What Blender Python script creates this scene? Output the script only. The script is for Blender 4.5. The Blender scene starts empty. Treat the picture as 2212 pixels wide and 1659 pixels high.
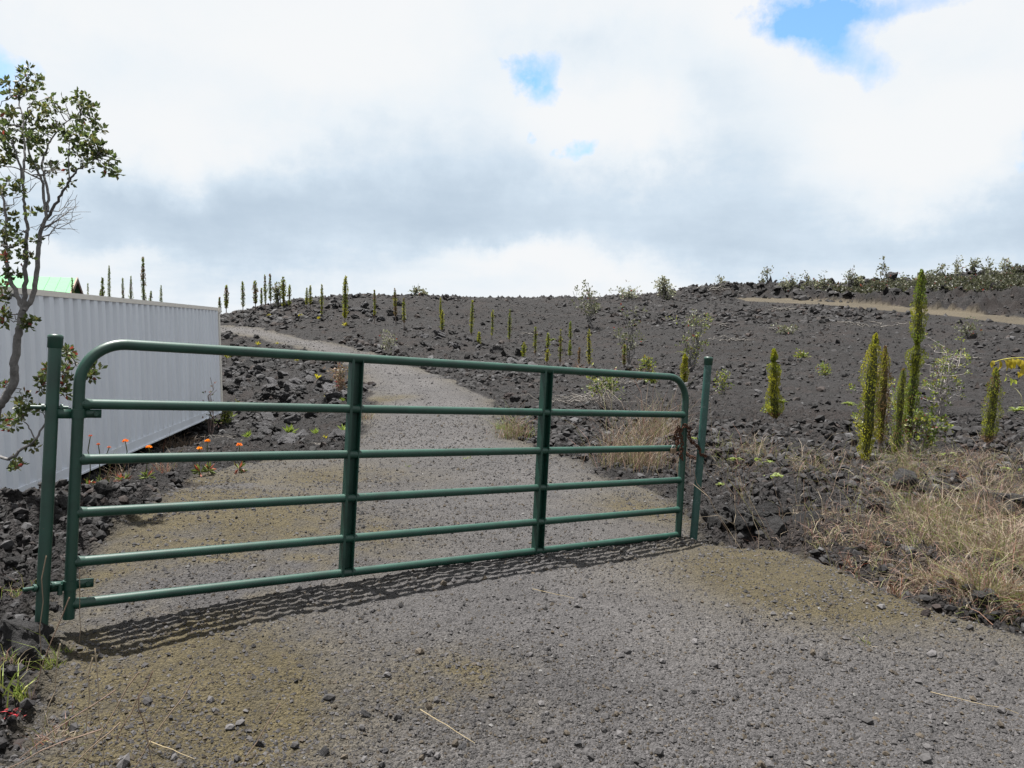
import bpy, math, random
import numpy as np
from mathutils import Matrix, Vector
random.seed(7); rng = np.random.default_rng(7)
PI = math.pi
scene = bpy.context.scene
C = scene.collection

# ---------------------------------------------------------------- camera
FOC, PW, PH = 1700.0, 2212.0, 1659.0          # focal length and picture size used for measuring
PITCH, ROLL, EYE = math.radians(3.97), math.radians(1.2), 1.55
cam = bpy.data.objects.new('camera', bpy.data.cameras.new('camera')); C.objects.link(cam)
RM = Matrix.Rotation(PI/2 - PITCH, 3, 'X') @ Matrix.Rotation(ROLL, 3, 'Z')
cam.matrix_world = Matrix.Translation((0, 0, EYE)) @ RM.to_4x4()
cam.data.sensor_width = 36; cam.data.lens = 36*FOC/PW
cam.data.clip_start = 0.05; cam.data.clip_end = 3000
scene.camera = cam
RN = np.array(RM); EYEP = np.array([0, 0, EYE])

# ---------------------------------------------------------------- sun, sky, exposure
SX, SY = 0.225, -0.225                         # shadow shift per metre of height
sun = bpy.data.objects.new('sun', bpy.data.lights.new('sun', 'SUN')); C.objects.link(sun)
sun.data.energy = 5.0; sun.data.angle = math.radians(0.55); sun.data.color = (1.0, 0.97, 0.925)
sdir = Vector((-SX, -SY, 1)).normalized()
sun.rotation_euler = sdir.to_track_quat('Z', 'Y').to_euler()
SUN_EL = math.asin(sdir.z); SUN_AZ = math.atan2(sdir.x, sdir.y)

def build_world():
    w = bpy.data.worlds.new('World'); scene.world = w; w.use_nodes = True
    nt = w.node_tree; nt.nodes.clear(); N = nt.nodes; L = nt.links
    def nd(t, **k):
        n = N.new(t)
        for a, b in k.items(): setattr(n, a, b)
        return n
    def m(op, a, b=None, clamp=False):
        n = nd('ShaderNodeMath', operation=op, use_clamp=clamp)
        for i, v in enumerate((a, b)):
            if v is None: continue
            if isinstance(v, (int, float)): n.inputs[i].default_value = v
            else: L.new(v, n.inputs[i])
        return n.outputs[0]
    out = nd('ShaderNodeOutputWorld'); bg = nd('ShaderNodeBackground'); L.new(bg.outputs[0], out.inputs[0])
    bg.inputs[1].default_value = 0.0785
    sky = nd('ShaderNodeTexSky', sky_type='NISHITA'); sky.sun_disc = False
    sky.sun_elevation = SUN_EL; sky.sun_rotation = SUN_AZ % (2*PI); sky.air_density = 1.0; sky.dust_density = 0.6; sky.ozone_density = 1.5
    tc = nd('ShaderNodeTexCoord'); sep = nd('ShaderNodeSeparateXYZ'); L.new(tc.outputs['Generated'], sep.inputs[0])
    x, y, z = sep.outputs
    az0 = m('ARCTAN2', x, y); el0 = m('ARCSINE', z)
    zz = m('ADD', m('MAXIMUM', z, 0.0), 0.16)
    comb = nd('ShaderNodeCombineXYZ'); L.new(m('DIVIDE', x, zz), comb.inputs[0]); L.new(m('DIVIDE', y, zz), comb.inputs[1])
    def noise(scale, detail, rough, seed, vec=None):
        n = nd('ShaderNodeTexNoise', noise_dimensions='4D'); n.inputs['W'].default_value = seed
        n.inputs['Scale'].default_value = scale; n.inputs['Detail'].default_value = detail; n.inputs['Roughness'].default_value = rough
        L.new(vec or comb.outputs[0], n.inputs['Vector']); return n.outputs['Fac']
    n_big = noise(0.55, 7, 0.55, 3.1); n_mid = noise(1.7, 8, 0.6, 7.7); n_dir = noise(5.0, 7, 0.62, 1.3, tc.outputs['Generated'])
    n_dir2 = noise(5.0, 7, 0.62, 9.3, tc.outputs['Generated'])
    n_fine = noise(15.0, 8, 0.6, 4.4, tc.outputs['Generated'])
    az = m('ADD', az0, m('MULTIPLY', m('ADD', m('MULTIPLY', m('SUBTRACT', n_dir, 0.5), 0.26), m('MULTIPLY', m('SUBTRACT', n_fine, 0.5), 0.07)), 1.0))
    el = m('ADD', el0, m('MULTIPLY', m('ADD', m('MULTIPLY', m('SUBTRACT', n_dir2, 0.5), 0.15), m('MULTIPLY', m('SUBTRACT', n_fine, 0.5), -0.05)), 1.0))
    def blob(px, py, sx, sy, amp):
        a = math.atan((px - 1106)/FOC); e = math.atan((711 + .021*(px-1106) - py)/FOC*math.cos(a))
        u = m('MULTIPLY', m('SUBTRACT', az, a), FOC/sx); v = m('MULTIPLY', m('SUBTRACT', el, e), FOC/sy)
        q = m('ADD', m('MULTIPLY', u, u), m('MULTIPLY', v, v))
        return m('MULTIPLY', m('POWER', 2.718, m('MULTIPLY', q, -1.0)), amp)
    def total(lst):
        s = lst[0]
        for k in lst[1:]: s = m('ADD', s, k)
        return s
    # grey cloud bases: a belt low over the horizon all round, with thicker banks in view
    belt = m('POWER', 2.718, m('MULTIPLY', m('POWER', m('MULTIPLY', m('SUBTRACT', el, 0.115), 14.0), 2.0), -1.0))
    grey = total([m('MULTIPLY', belt, 0.22), m('MULTIPLY', m('SUBTRACT', n_mid, 0.42), .9), m('MULTIPLY', m('SUBTRACT', n_dir, 0.46), .8), m('MULTIPLY', m('SUBTRACT', n_fine, 0.5), .35),
                  blob(800, 530, 480, 95, .34), blob(300, 480, 380, 110, .5), blob(760, 360, 430, 190, .50), blob(1150, 470, 300, 100, .36),
                  blob(1560, 420, 260, 150, .62), blob(1480, 200, 170, 110, .40), blob(1260, 110, 180, 80, .28), blob(2000, 530, 330, 70, .55),
                  blob(1980, 200, 130, 80, .22), blob(2230, 420, 110, 220, .38), blob(250, 130, 350, 60, .22),
                  blob(1200, 590, 230, 34, -.75), blob(1930, 310, 150, 90, -.5), blob(430, 330, 250, 70, -.45), blob(700, 160, 300, 90, -.4), blob(1280, 290, 110, 90, -.5), blob(1620, 60, 80, 80, -.4), blob(250, 555, 180, 22, -.3)])
    gs = nd('ShaderNodeMapRange', interpolation_type='SMOOTHSTEP'); L.new(grey, gs.inputs[0]); gs.inputs[1].default_value = -.12; gs.inputs[2].default_value = 1.62; g = gs.outputs[0]
    ramp = nd('ShaderNodeValToRGB'); L.new(g, ramp.inputs[0])
    e = ramp.color_ramp.elements
    e[0].position = 0.0; e[0].color = (.374, .381, .388, 1); e[1].position = 1.0; e[1].color = (.200, .244, .292, 1)
    k = e.new(0.25); k.color = (.340, .364, .386, 1); k = e.new(0.6); k.color = (.266, .310, .354, 1)
    # holes with blue sky: those in view, and scattered ones higher up all round
    hole = total([blob(1730, 40, 120, 52, .80), blob(1795, 105, 60, 50, .55), blob(1690, 0, 60, 60, .5), blob(1860, 140, 50, 40, .42), blob(1195, 185, 46, 62, .82), blob(1235, 350, 42, 30, .80), blob(2215, 120, 45, 50, .7), blob(10, 135, 60, 45, .8), blob(2200, 340, 40, 60, .45), blob(1900, 15, 140, 30, .55),
                  m('MULTIPLY', m('MULTIPLY', m('SUBTRACT', n_big, 0.53), 5.0, clamp=True), m('MULTIPLY', m('SUBTRACT', el0, 0.45), 4.0, clamp=True))])
    hole = m('ADD', hole, m('ADD', m('MULTIPLY', m('SUBTRACT', n_dir2, 0.5), .9), m('MULTIPLY', m('SUBTRACT', n_fine, 0.5), 1.3)))
    h = m('MULTIPLY', m('SUBTRACT', hole, 0.30), 1.45, clamp=True)
    dim = nd('ShaderNodeMixRGB', blend_type='MULTIPLY'); dim.inputs[0].default_value = 1; L.new(sky.outputs[0], dim.inputs[1]); dim.inputs[2].default_value = (.60, .80, .92, 1)
    cl = nd('ShaderNodeMixRGB', blend_type='MULTIPLY'); cl.inputs[0].default_value = 1; L.new(ramp.outputs[0], cl.inputs[1]); cl.inputs[2].default_value = (10, 10, 10, 1)
    mx = nd('ShaderNodeMixRGB'); L.new(h, mx.inputs[0]); L.new(cl.outputs[0], mx.inputs[1]); L.new(dim.outputs[0], mx.inputs[2])
    L.new(mx.outputs[0], bg.inputs[0])
build_world()
vs = scene.view_settings; vs.view_transform = 'Standard'; vs.look = 'None'; vs.gamma = 1.0; vs.use_curve_mapping = False
vs.exposure = 1.65

# ---------------------------------------------------------------- helpers: picking world points, noise
def ray(px, py, d):
    """world point seen at picture point (px,py) at depth d metres"""
    px, py, d = np.broadcast_arrays(np.asarray(px, float), np.asarray(py, float), np.asarray(d, float))
    v = np.stack([(px-PW/2)/FOC, -(py-PH/2)/FOC, -np.ones_like(px)], -1)*d[..., None]
    return EYEP + v @ RN.T
def hsh(ix, iy, s):
    n = (ix.astype(np.int64)*374761393 + iy.astype(np.int64)*668265263 + s*2147483647*7) & 0xffffffff
    n = ((n ^ (n >> 13))*1274126177) & 0xffffffff
    n = ((n ^ (n >> 16))*2246822519) & 0xffffffff
    return ((n ^ (n >> 15)) & 0xffffff)/float(0xffffff)
def vnoise(x, y, s=0):
    ix = np.floor(x); iy = np.floor(y); fx = x-ix; fy = y-iy
    fx = fx*fx*(3-2*fx); fy = fy*fy*(3-2*fy)
    a = hsh(ix, iy, s); b = hsh(ix+1, iy, s); c = hsh(ix, iy+1, s); d = hsh(ix+1, iy+1, s)
    return (a*(1-fx)+b*fx)*(1-fy) + (c*(1-fx)+d*fx)*fy
def fbm(x, y, o=4, s=0):
    r = 0; a = .5; t = 0
    for i in range(o):
        r = r + a*vnoise(x*2**i+i*17.3, y*2**i-i*9.1, s+i); t += a; a *= .5
    return r/t
def worley(x, y, s=0):
    ix = np.floor(x); iy = np.floor(y); f = np.full(np.shape(x), 9.); cid = np.zeros(np.shape(x))
    for i in (-1, 0, 1):
        for j in (-1, 0, 1):
            cx = ix+i; cy = iy+j
            d = (cx+hsh(cx, cy, s)-x)**2 + (cy+hsh(cx, cy, s+5)-y)**2
            k = d < f; f = np.where(k, d, f); cid = np.where(k, hsh(cx, cy, s+9), cid)
    return np.sqrt(f), cid
sstep = lambda a, b, x: (lambda t: t*t*(3-2*t))(np.clip((x-a)/(b-a), 0, 1))

# ---------------------------------------------------------------- terrain surface (thin plate spline through surveyed points)
survey = [(484,1000,10.5),(484,950,14.5),(484,905,18.8),(484,850,22),(484,760,30),(484,722,36),(484,705,41),(484,682,46),
 (640,1040,8.6),(640,960,13),(640,900,18),(640,830,23),(640,770,29),(640,750,31),(640,728,35),(640,690,40),(640,652,45),
 (800,1000,10),(800,920,14.5),(800,860,19),(800,800,25),(800,765,30),(800,710,37),(800,648,45),
 (950,1000,10),(950,900,15.5),(950,850,19.5),(950,800,25),(950,740,33),(950,690,42),(950,641,52),
 (1150,1050,8.5),(1150,950,12.5),(1150,880,17.5),(1150,820,23),(1150,760,31),(1150,700,41),(1150,645,52),
 (1400,1050,8.8),(1400,950,13),(1400,880,18),(1400,800,26),(1400,730,37),(1400,680,46),(1400,649,53),
 (1600,1150,6.5),(1600,1050,9),(1600,950,13.5),(1600,870,19),(1600,800,27),(1600,720,39),(1600,670,48),(1600,646,54),(1600,626,60),
 (1800,1250,5.05),(1800,1100,7.5),(1800,1000,10.5),(1800,900,16),(1800,820,23),(1800,750,32),(1800,700,40),(1800,660,47),(1800,632,56),
 (2000,1250,5.2),(2000,1100,7.6),(2000,1000,10.5),(2000,900,16),(2000,800,25),(2000,740,32),(2000,690,39),(2000,655,46),(2000,612,55),
 (2200,1300,4.7),(2200,1150,6.6),(2200,1000,10.5),(2200,900,15.5),(2200,800,23),(2200,740,30),(2200,700,36),(2200,665,41),(2200,600,50),
 (167,1376,3.72),(760,1275,4.52),(1490,1166,6.2),(100,1200,5.1),(100,1065,6.8),(320,1100,6.0),(1106,1659,2.72)]
sv = np.array(survey, float); SP = ray(sv[:,0], sv[:,1], sv[:,2])
extra = np.array([(-5.2,8.6,-.60),(-6.2,10,-.62),(-6,14,-.66),(-7.5,19,-.72),(-9,12,-1.0),(-14,16,-.9),(-12,30,-.2),(-20,40,.5),(-30,60,1.2),(-22,48,1.0),
 (-3,2,.0),(-4,4.5,.1),(-8,5,-.2),(3,1.5,0),(0,0,0),(0,-6,0),(8,0,0),(-10,-4,0),(15,5,0),(12,-10,0),(-12,-14,0),(25,15,.5),(30,30,3),
 (-15,66,1.8),(-8,72,2.0),(0,72,3.0),(10,76,3.6),(20,80,5.0),(35,70,5.6),(45,55,5.4),(-40,20,-.8),(50,20,3),(-60,90,1),(0,120,1),(60,110,3),(100,60,3),(-90,40,0),(0,-60,0),(60,-40,0),(-60,-40,0)])
CP = np.vstack([SP, extra])
def tps_k(d2): return np.where(d2 > 0, .5*d2*np.log(np.maximum(d2, 1e-12)), 0)
def fit_tps():
    n = len(CP); X = CP[:, :2]
    K = tps_k(((X[:, None]-X[None])**2).sum(-1)) + np.eye(n)*0.6
    Pm = np.hstack([np.ones((n, 1)), X]); A = np.zeros((n+3, n+3)); A[:n, :n] = K; A[:n, n:] = Pm; A[n:, :n] = Pm.T
    return np.linalg.solve(A, np.concatenate([CP[:, 2], np.zeros(3)]))
TW = fit_tps()
def zbase(x, y):
    x = np.asarray(x, float); y = np.asarray(y, float); sh = x.shape; xf = x.ravel(); yf = y.ravel(); o = np.zeros_like(xf)
    rr = np.maximum(np.hypot(xf, yf), 1e-6); s = np.where(rr > 110, 110/rr, 1)      # beyond 110 m the land runs on level
    xf = xf*s; yf = yf*s
    for i in range(0, len(xf), 40000):
        a = xf[i:i+40000]; b = yf[i:i+40000]
        d2 = (a[:, None]-CP[None, :, 0])**2 + (b[:, None]-CP[None, :, 1])**2
        o[i:i+40000] = tps_k(d2) @ TW[:len(CP)] + TW[-3] + TW[-2]*a + TW[-1]*b
    return o.reshape(sh)
DS = np.exp(np.linspace(math.log(2.0), math.log(90.0), 900))
def pick(px, py):
    """ground point under a picture point"""
    P = ray(px, py, DS); h = P[:, 2]-zbase(P[:, 0], P[:, 1])
    k = np.argmax(h < 0) if (h < 0).any() else int(np.argmin(h))
    return P[k, 0], P[k, 1], DS[k]
# ---- ways: outlines measured in the picture, laid on the land
def outline(pts): return [pick(*p)[:2] for p in pts]
drive_right = outline([(2212,1375),(1960,1310),(1830,1235),(1700,1190),(1545,1172),(1460,1110),(1420,1062),(1320,1040),(1280,1000),(1180,978),(1105,945),(1070,915),(1085,885),(1035,850),(960,815),(880,787),(800,764),(700,738),(600,718),(484,704)])
drive_left = outline([(484,722),(560,730),(640,750),(720,774),(775,802),(798,840),(800,880),(785,925),(740,972),(640,990),(520,1006),(430,1035),(370,1085),(260,1135),(180,1235),(140,1320),(135,1400),(110,1500),(60,1650)])
DRIVE = np.array([(14,-3),(9,.8),(5.5,2.6)] + drive_right + [(-20,44),(-21,40)] + drive_left + [(-3.0,1.2),(-8,-1),(-14,-3),(-14,-14),(14,-14)])
TRACK = np.array(outline([(1590,643),(1700,644),(1900,659),(2060,671),(2212,687)]) + [(45,36),(45,33.5)] + outline([(2212,702),(2060,684),(1900,670),(1750,657),(1610,650)]))
TRL = outline([(1600,646.5),(1700,649),(1800,655),(1900,664),(2060,677),(2212,694)]); TRX = np.array([p[0] for p in TRL]+[45.]); TRY = np.array([p[1] for p in TRL]+[34.7]); _k = np.argsort(TRX); TRX = TRX[_k]; TRY = TRY[_k]
def sdist(poly, x, y):
    d = np.full(x.shape, 1e9); ins = np.zeros(x.shape, bool)
    for i in range(len(poly)):
        ax, ay = poly[i]; bx, by = poly[(i+1) % len(poly)]; ex, ey = bx-ax, by-ay
        t = np.clip(((x-ax)*ex+(y-ay)*ey)/(ex*ex+ey*ey+1e-9), 0, 1)
        d = np.minimum(d, (x-ax-t*ex)**2+(y-ay-t*ey)**2)
        c = ((ay > y) != (by > y)) & (x < (bx-ax)*(y-ay)/(by-ay+1e-12)+ax); ins ^= c
    return np.where(ins, 1, -1)*np.sqrt(d)
def masks(x, y):
    sd = sdist(DRIVE, x, y)
    w = (fbm(x*1.3, y*1.3, 4, 11)-.5)*.5
    M = sstep(-.14, .10, sd + w*np.clip(np.hypot(x, y)/9, .5, 1.2)); T = sstep(-.1, .15, sdist(TRACK, x, y)+w*.6)
    return M, T, sd
def relief(x, y, M, T):
    r = np.hypot(x, y)
    rough = (1-M)*(1-T)
    near = sstep(45, 30, r)
    f1, c1 = worley(x*5.2, y*5.2, 1); f2, c2 = worley(x*2.1+3, y*2.1, 21); f3, c3 = worley(x*13, y*13, 41)
    yt = np.interp(x, TRX, TRY); over = y-yt
    ridge = sstep(9, 15, x)*sstep(.6, 3.5, over)*sstep(78, 64, r)*(1-T)
    rough = rough*(1-.75*sstep(8, 13, x)*sstep(-9, -3, over)*sstep(1.2, .3, over))
    calm = (1-.45*sstep(9, 22, r))*(.72+.55*sstep(.35, .62, fbm(x*.22+5, y*.22, 3, 91)))
    z = rough*((.60-f1)*.10*(.3+c1)*calm + (.6-f2)*.18*c2*calm*sstep(.5, .85, fbm(x*.33, y*.33, 3, 61)+.12) + (.6-f3)*.125*(.4+c3)*np.minimum(calm*1.3, 1) + (fbm(x*.7, y*.7, 4, 3)-.5)*.26*calm - .05)
    f4, c4 = worley(x*.8, y*.8, 81)
    z += ridge*((.75-f4)*.7*c4 + (fbm(x*.5, y*.5, 5, 83)-.55)*.9 + (.62-f2)*.75*c2 + (.6-f1)*.25)
    z += np.maximum(M, T)*((fbm(x*6, y*6, 3, 5)-.5)*.016 + (fbm(x*30, y*30, 2, 7)-.5)*.022 + (fbm(x*1.1, y*1.1, 3, 8)-.5)*.07)
    return z
def zfull(x, y):
    x = np.atleast_1d(np.asarray(x, float)); y = np.atleast_1d(np.asarray(y, float))
    M, T, _ = masks(x, y); return zbase(x, y) + relief(x, y, M, T)
def zat(x, y): return float(zfull(x, y)[0])

# ---------------------------------------------------------------- helpers: meshes, objects, materials
def mesh_np(name, V, F, col=None, smooth=False):
    """V (n,3); F list of (k,m) index arrays, m = 3 or 4; col (n,3) per point tint"""
    me = bpy.data.meshes.new(name)
    if not isinstance(F, list): F = [F]
    F = [np.asarray(f, np.int32) for f in F if len(f)]
    li = np.concatenate([f.ravel() for f in F]); tot = np.concatenate([np.full(len(f), f.shape[1], np.int32) for f in F])
    me.vertices.add(len(V)); me.vertices.foreach_set('co', np.asarray(V, np.float32).ravel())
    me.loops.add(len(li)); me.loops.foreach_set('vertex_index', li)
    me.polygons.add(len(tot)); st = np.zeros(len(tot), np.int32); st[1:] = np.cumsum(tot)[:-1]
    me.polygons.foreach_set('loop_start', st)
    me.polygons.foreach_set('use_smooth', np.full(len(tot), smooth))
    if col is not None:
        a = me.attributes.new('tint', 'FLOAT_COLOR', 'POINT'); cc = np.ones((len(V), 4), np.float32); cc[:, :3] = col; a.data.foreach_set('color', cc.ravel())
    me.update(calc_edges=True); me.validate(); return me
class MB:
    """collects pieces with per point tint; build() makes one mesh object"""
    def __init__(s): s.V = []; s.F3 = []; s.F4 = []; s.C = []; s.n = 0
    def add(s, V, F, col=(.5, .5, .5)):
        V = np.asarray(V, float).reshape(-1, 3); F = np.asarray(F, np.int64)
        (s.F3 if F.shape[1] == 3 else s.F4).append(F + s.n); s.V.append(V)
        s.C.append(np.broadcast_to(np.asarray(col, float), V.shape)); s.n += len(V)
    def tube(s, P, R, k=6, col=(.5, .5, .5), cap=True):
        P = np.asarray(P, float); n = len(P); R = np.broadcast_to(np.asarray(R, float), (n,))
        T = np.gradient(P, axis=0); T /= np.linalg.norm(T, axis=1)[:, None] + 1e-12
        up = np.array([0, 0, 1.]) if abs(T[0, 2]) < .9 else np.array([1., 0, 0])
        A = np.zeros_like(P); a = np.cross(T[0], up); a /= np.linalg.norm(a)
        for i in range(n):
            a = a - T[i]*np.dot(a, T[i]); a /= np.linalg.norm(a)+1e-12; A[i] = a
        B = np.cross(T, A); th = np.arange(k)*2*PI/k
        V = P[:, None] + R[:, None, None]*(np.cos(th)[None, :, None]*A[:, None] + np.sin(th)[None, :, None]*B[:, None])
        i = np.arange(n-1)[:, None]*k; j = np.arange(k)[None]; j2 = (j+1) % k
        F = np.stack([i+j, i+j2, i+k+j2, i+k+j], -1).reshape(-1, 4)
        s.add(V.reshape(-1, 3), F, col)
        if cap:
            base = s.n
            s.add(np.vstack([V[0], P[:1], V[-1], P[-1:]]), np.array([(k, (q+1) % k, q) for q in range(k)] + [(2*k+1, k+1+q, k+1+(q+1) % k) for q in range(k)]), col)
    def box(s, c, h, M=None, col=(.5, .5, .5)):
        c = np.asarray(c, float); h = np.asarray(h, float)
        V = np.array([(x, y, z) for x in (-1, 1) for y in (-1, 1) for z in (-1, 1)])*h
        if M is not None: V = V @ np.asarray(M).T
        s.add(V+c, [(0, 1, 3, 2), (4, 6, 7, 5), (0, 4, 5, 1), (2, 3, 7, 6), (0, 2, 6, 4), (1, 5, 7, 3)], col)
    def leaves(s, P, D, Nn, Ln, Wd, col, fold=.12):
        n = len(P); Ln = np.broadcast_to(Ln, (n,))[:, None]; Wd = np.broadcast_to(Wd, (n,))[:, None]
        D = D/(np.linalg.norm(D, axis=1)[:, None]+1e-9); S = np.cross(D, Nn); S /= np.linalg.norm(S, axis=1)[:, None]+1e-9; U = np.cross(S, D)
        m = P + D*Ln*.55
        V = np.stack([P, m + S*Wd*.5 + U*Ln*fold, P + D*Ln, m - S*Wd*.5 + U*Ln*fold], 1).reshape(-1, 3)
        i = np.arange(n)[:, None]*4
        s.add(V, np.vstack([i+np.array([0, 1, 2]), i+np.array([0, 2, 3])]), np.repeat(np.broadcast_to(col, (n, 3)), 4, 0))
    def blades(s, P, D, Ln, Wd, col, droop=.35, tipcol=None):
        n = len(P); Ln = np.broadcast_to(Ln, (n,))[:, None]; Wd = np.broadcast_to(Wd, (n,))[:, None]; D = D/np.linalg.norm(D, axis=1)[:, None]
        S = np.cross(D, rng.normal(size=(n, 3))); S /= np.linalg.norm(S, axis=1)[:, None]+1e-9
        H = D*np.array([1, 1, 0]); H /= np.linalg.norm(H, axis=1)[:, None]+1e-9
        mid = P + D*Ln*.55; tip = P + D*Ln*.97 + H*Ln*droop*.5 - np.array([0, 0, 1])*Ln*droop*.35
        V = np.stack([P-S*Wd*.5, P+S*Wd*.5, mid+S*Wd*.4, mid-S*Wd*.4, tip], 1).reshape(-1, 3)
        i = np.arange(n)[:, None]*5
        c = np.repeat(np.broadcast_to(col, (n, 3)), 5, 0)
        b = s.n; s.add(V, np.vstack([i+np.array([0, 1, 2]), i+np.array([0, 2, 3]), i+np.array([3, 2, 4])]), c)
    def mesh(s, name, smooth=False):
        F = []
        if s.F3: F.append(np.vstack(s.F3))
        if s.F4: F.append(np.vstack(s.F4))
        return mesh_np(name, np.vstack(s.V), F, np.vstack(s.C), smooth)
    def build(s, name, mat, parent=None, smooth=False, origin=(0, 0, 0)):
        o = np.asarray(origin, float)
        if np.any(o): s.V = [v - o for v in s.V]
        return link(name, s.mesh(name, smooth), mat, parent, origin if parent is None else None)
def link(name, me, mat, parent=None, loc=None):
    if mat is not None and not me.materials: me.materials.append(mat)
    o = bpy.data.objects.new(name, me); C.objects.link(o)
    if parent is not None: o.parent = parent
    if loc is not None: o.location = loc
    return o
def tag(o, label, cat, group=None):
    o['label'] = label; o['category'] = cat
    if group: o['group'] = group
    return o
def kind(o, k, label=None, cat=None):
    o['kind'] = k
    if label: o['label'] = label
    if cat: o['category'] = cat
    return o
def empty(name, loc, label, cat, group=None):
    o = bpy.data.objects.new(name, None); C.objects.link(o); o.location = loc; o.empty_display_size = .1
    return tag(o, label, cat, group)

def mat_base(name):
    m = bpy.data.materials.new(name); m.use_nodes = True; nt = m.node_tree
    return m, nt, nt.nodes['Principled BSDF']
def nnode(nt, t, **k):
    n = nt.nodes.new(t)
    for a, b in k.items():
        if a in n.inputs: n.inputs[a].default_value = b
        else: setattr(n, a, b)
    return n
def mat_tint(name, rough=.8, var=.25, scale=40, bump=0, bscale=60, transl=0, spec=.3, bdist=.01):
    """colour from the tint attribute, broken up by noise"""
    m, nt, b = mat_base(name); L = nt.links
    at = nnode(nt, 'ShaderNodeAttribute', attribute_name='tint'); tc = nnode(nt, 'ShaderNodeTexCoord')
    no = nnode(nt, 'ShaderNodeTexNoise', Scale=scale, Detail=5.0, Roughness=.65); L.new(tc.outputs['Object'], no.inputs['Vector'])
    mr = nnode(nt, 'ShaderNodeMapRange'); mr.inputs[1].default_value = .3; mr.inputs[2].default_value = .7; mr.inputs[3].default_value = 1-var; mr.inputs[4].default_value = 1+var
    L.new(no.outputs['Fac'], mr.inputs[0])
    mu = nnode(nt, 'ShaderNodeMixRGB', blend_type='MULTIPLY'); mu.inputs[0].default_value = 1; L.new(at.outputs['Color'], mu.inputs[1]); L.new(mr.outputs[0], mu.inputs[2])
    L.new(mu.outputs[0], b.inputs['Base Color']); b.inputs['Roughness'].default_value = rough; b.inputs['Specular IOR Level'].default_value = spec
    if bump:
        n2 = nnode(nt, 'ShaderNodeTexNoise', Scale=bscale, Detail=6.0, Roughness=.7); L.new(tc.outputs['Object'], n2.inputs['Vector'])
        bp = nnode(nt, 'ShaderNodeBump', Strength=bump, Distance=bdist); L.new(n2.outputs['Fac'], bp.inputs['Height']); L.new(bp.outputs[0], b.inputs['Normal'])
    if transl:
        tr = nt.nodes.new('ShaderNodeBsdfTranslucent'); L.new(mu.outputs[0], tr.inputs[0]); ms = nt.nodes.new('ShaderNodeMixShader'); ms.inputs[0].default_value = transl
        L.new(b.outputs[0], ms.inputs[1]); L.new(tr.outputs[0], ms.inputs[2]); L.new(ms.outputs[0], nt.nodes['Material Output'].inputs[0])
    return m
def mat_rock(name, c0, c1, bump=.8):
    m, nt, b = mat_base(name); L = nt.links
    tc = nnode(nt, 'ShaderNodeTexCoord'); oi = nnode(nt, 'ShaderNodeObjectInfo')
    no = nnode(nt, 'ShaderNodeTexNoise', Scale=3.0, Detail=8.0, Roughness=.7); L.new(tc.outputs['Object'], no.inputs['Vector'])
    ad = nnode(nt, 'ShaderNodeMath', operation='ADD'); L.new(no.outputs['Fac'], ad.inputs[0])
    sc = nnode(nt, 'ShaderNodeMath', operation='MULTIPLY_ADD'); L.new(oi.outputs['Random'], sc.inputs[0]); sc.inputs[1].default_value = .5; sc.inputs[2].default_value = -.25; L.new(sc.outputs[0], ad.inputs[1])
    rp = nnode(nt, 'ShaderNodeValToRGB'); L.new(ad.outputs[0], rp.inputs[0]); e = rp.color_ramp.elements; e[0].position = .25; e[0].color = (*c0, 1); e[1].position = .8; e[1].color = (*c1, 1)
    L.new(rp.outputs[0], b.inputs['Base Color']); b.inputs['Roughness'].default_value = .85; b.inputs['Specular IOR Level'].default_value = .35
    n2 = nnode(nt, 'ShaderNodeTexNoise', Scale=9.0, Detail=10.0, Roughness=.75); L.new(tc.outputs['Object'], n2.inputs['Vector'])
    bp = nnode(nt, 'ShaderNodeBump', Strength=bump, Distance=.25); L.new(n2.outputs['Fac'], bp.inputs['Height']); L.new(bp.outputs[0], b.inputs['Normal'])
    return m
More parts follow.
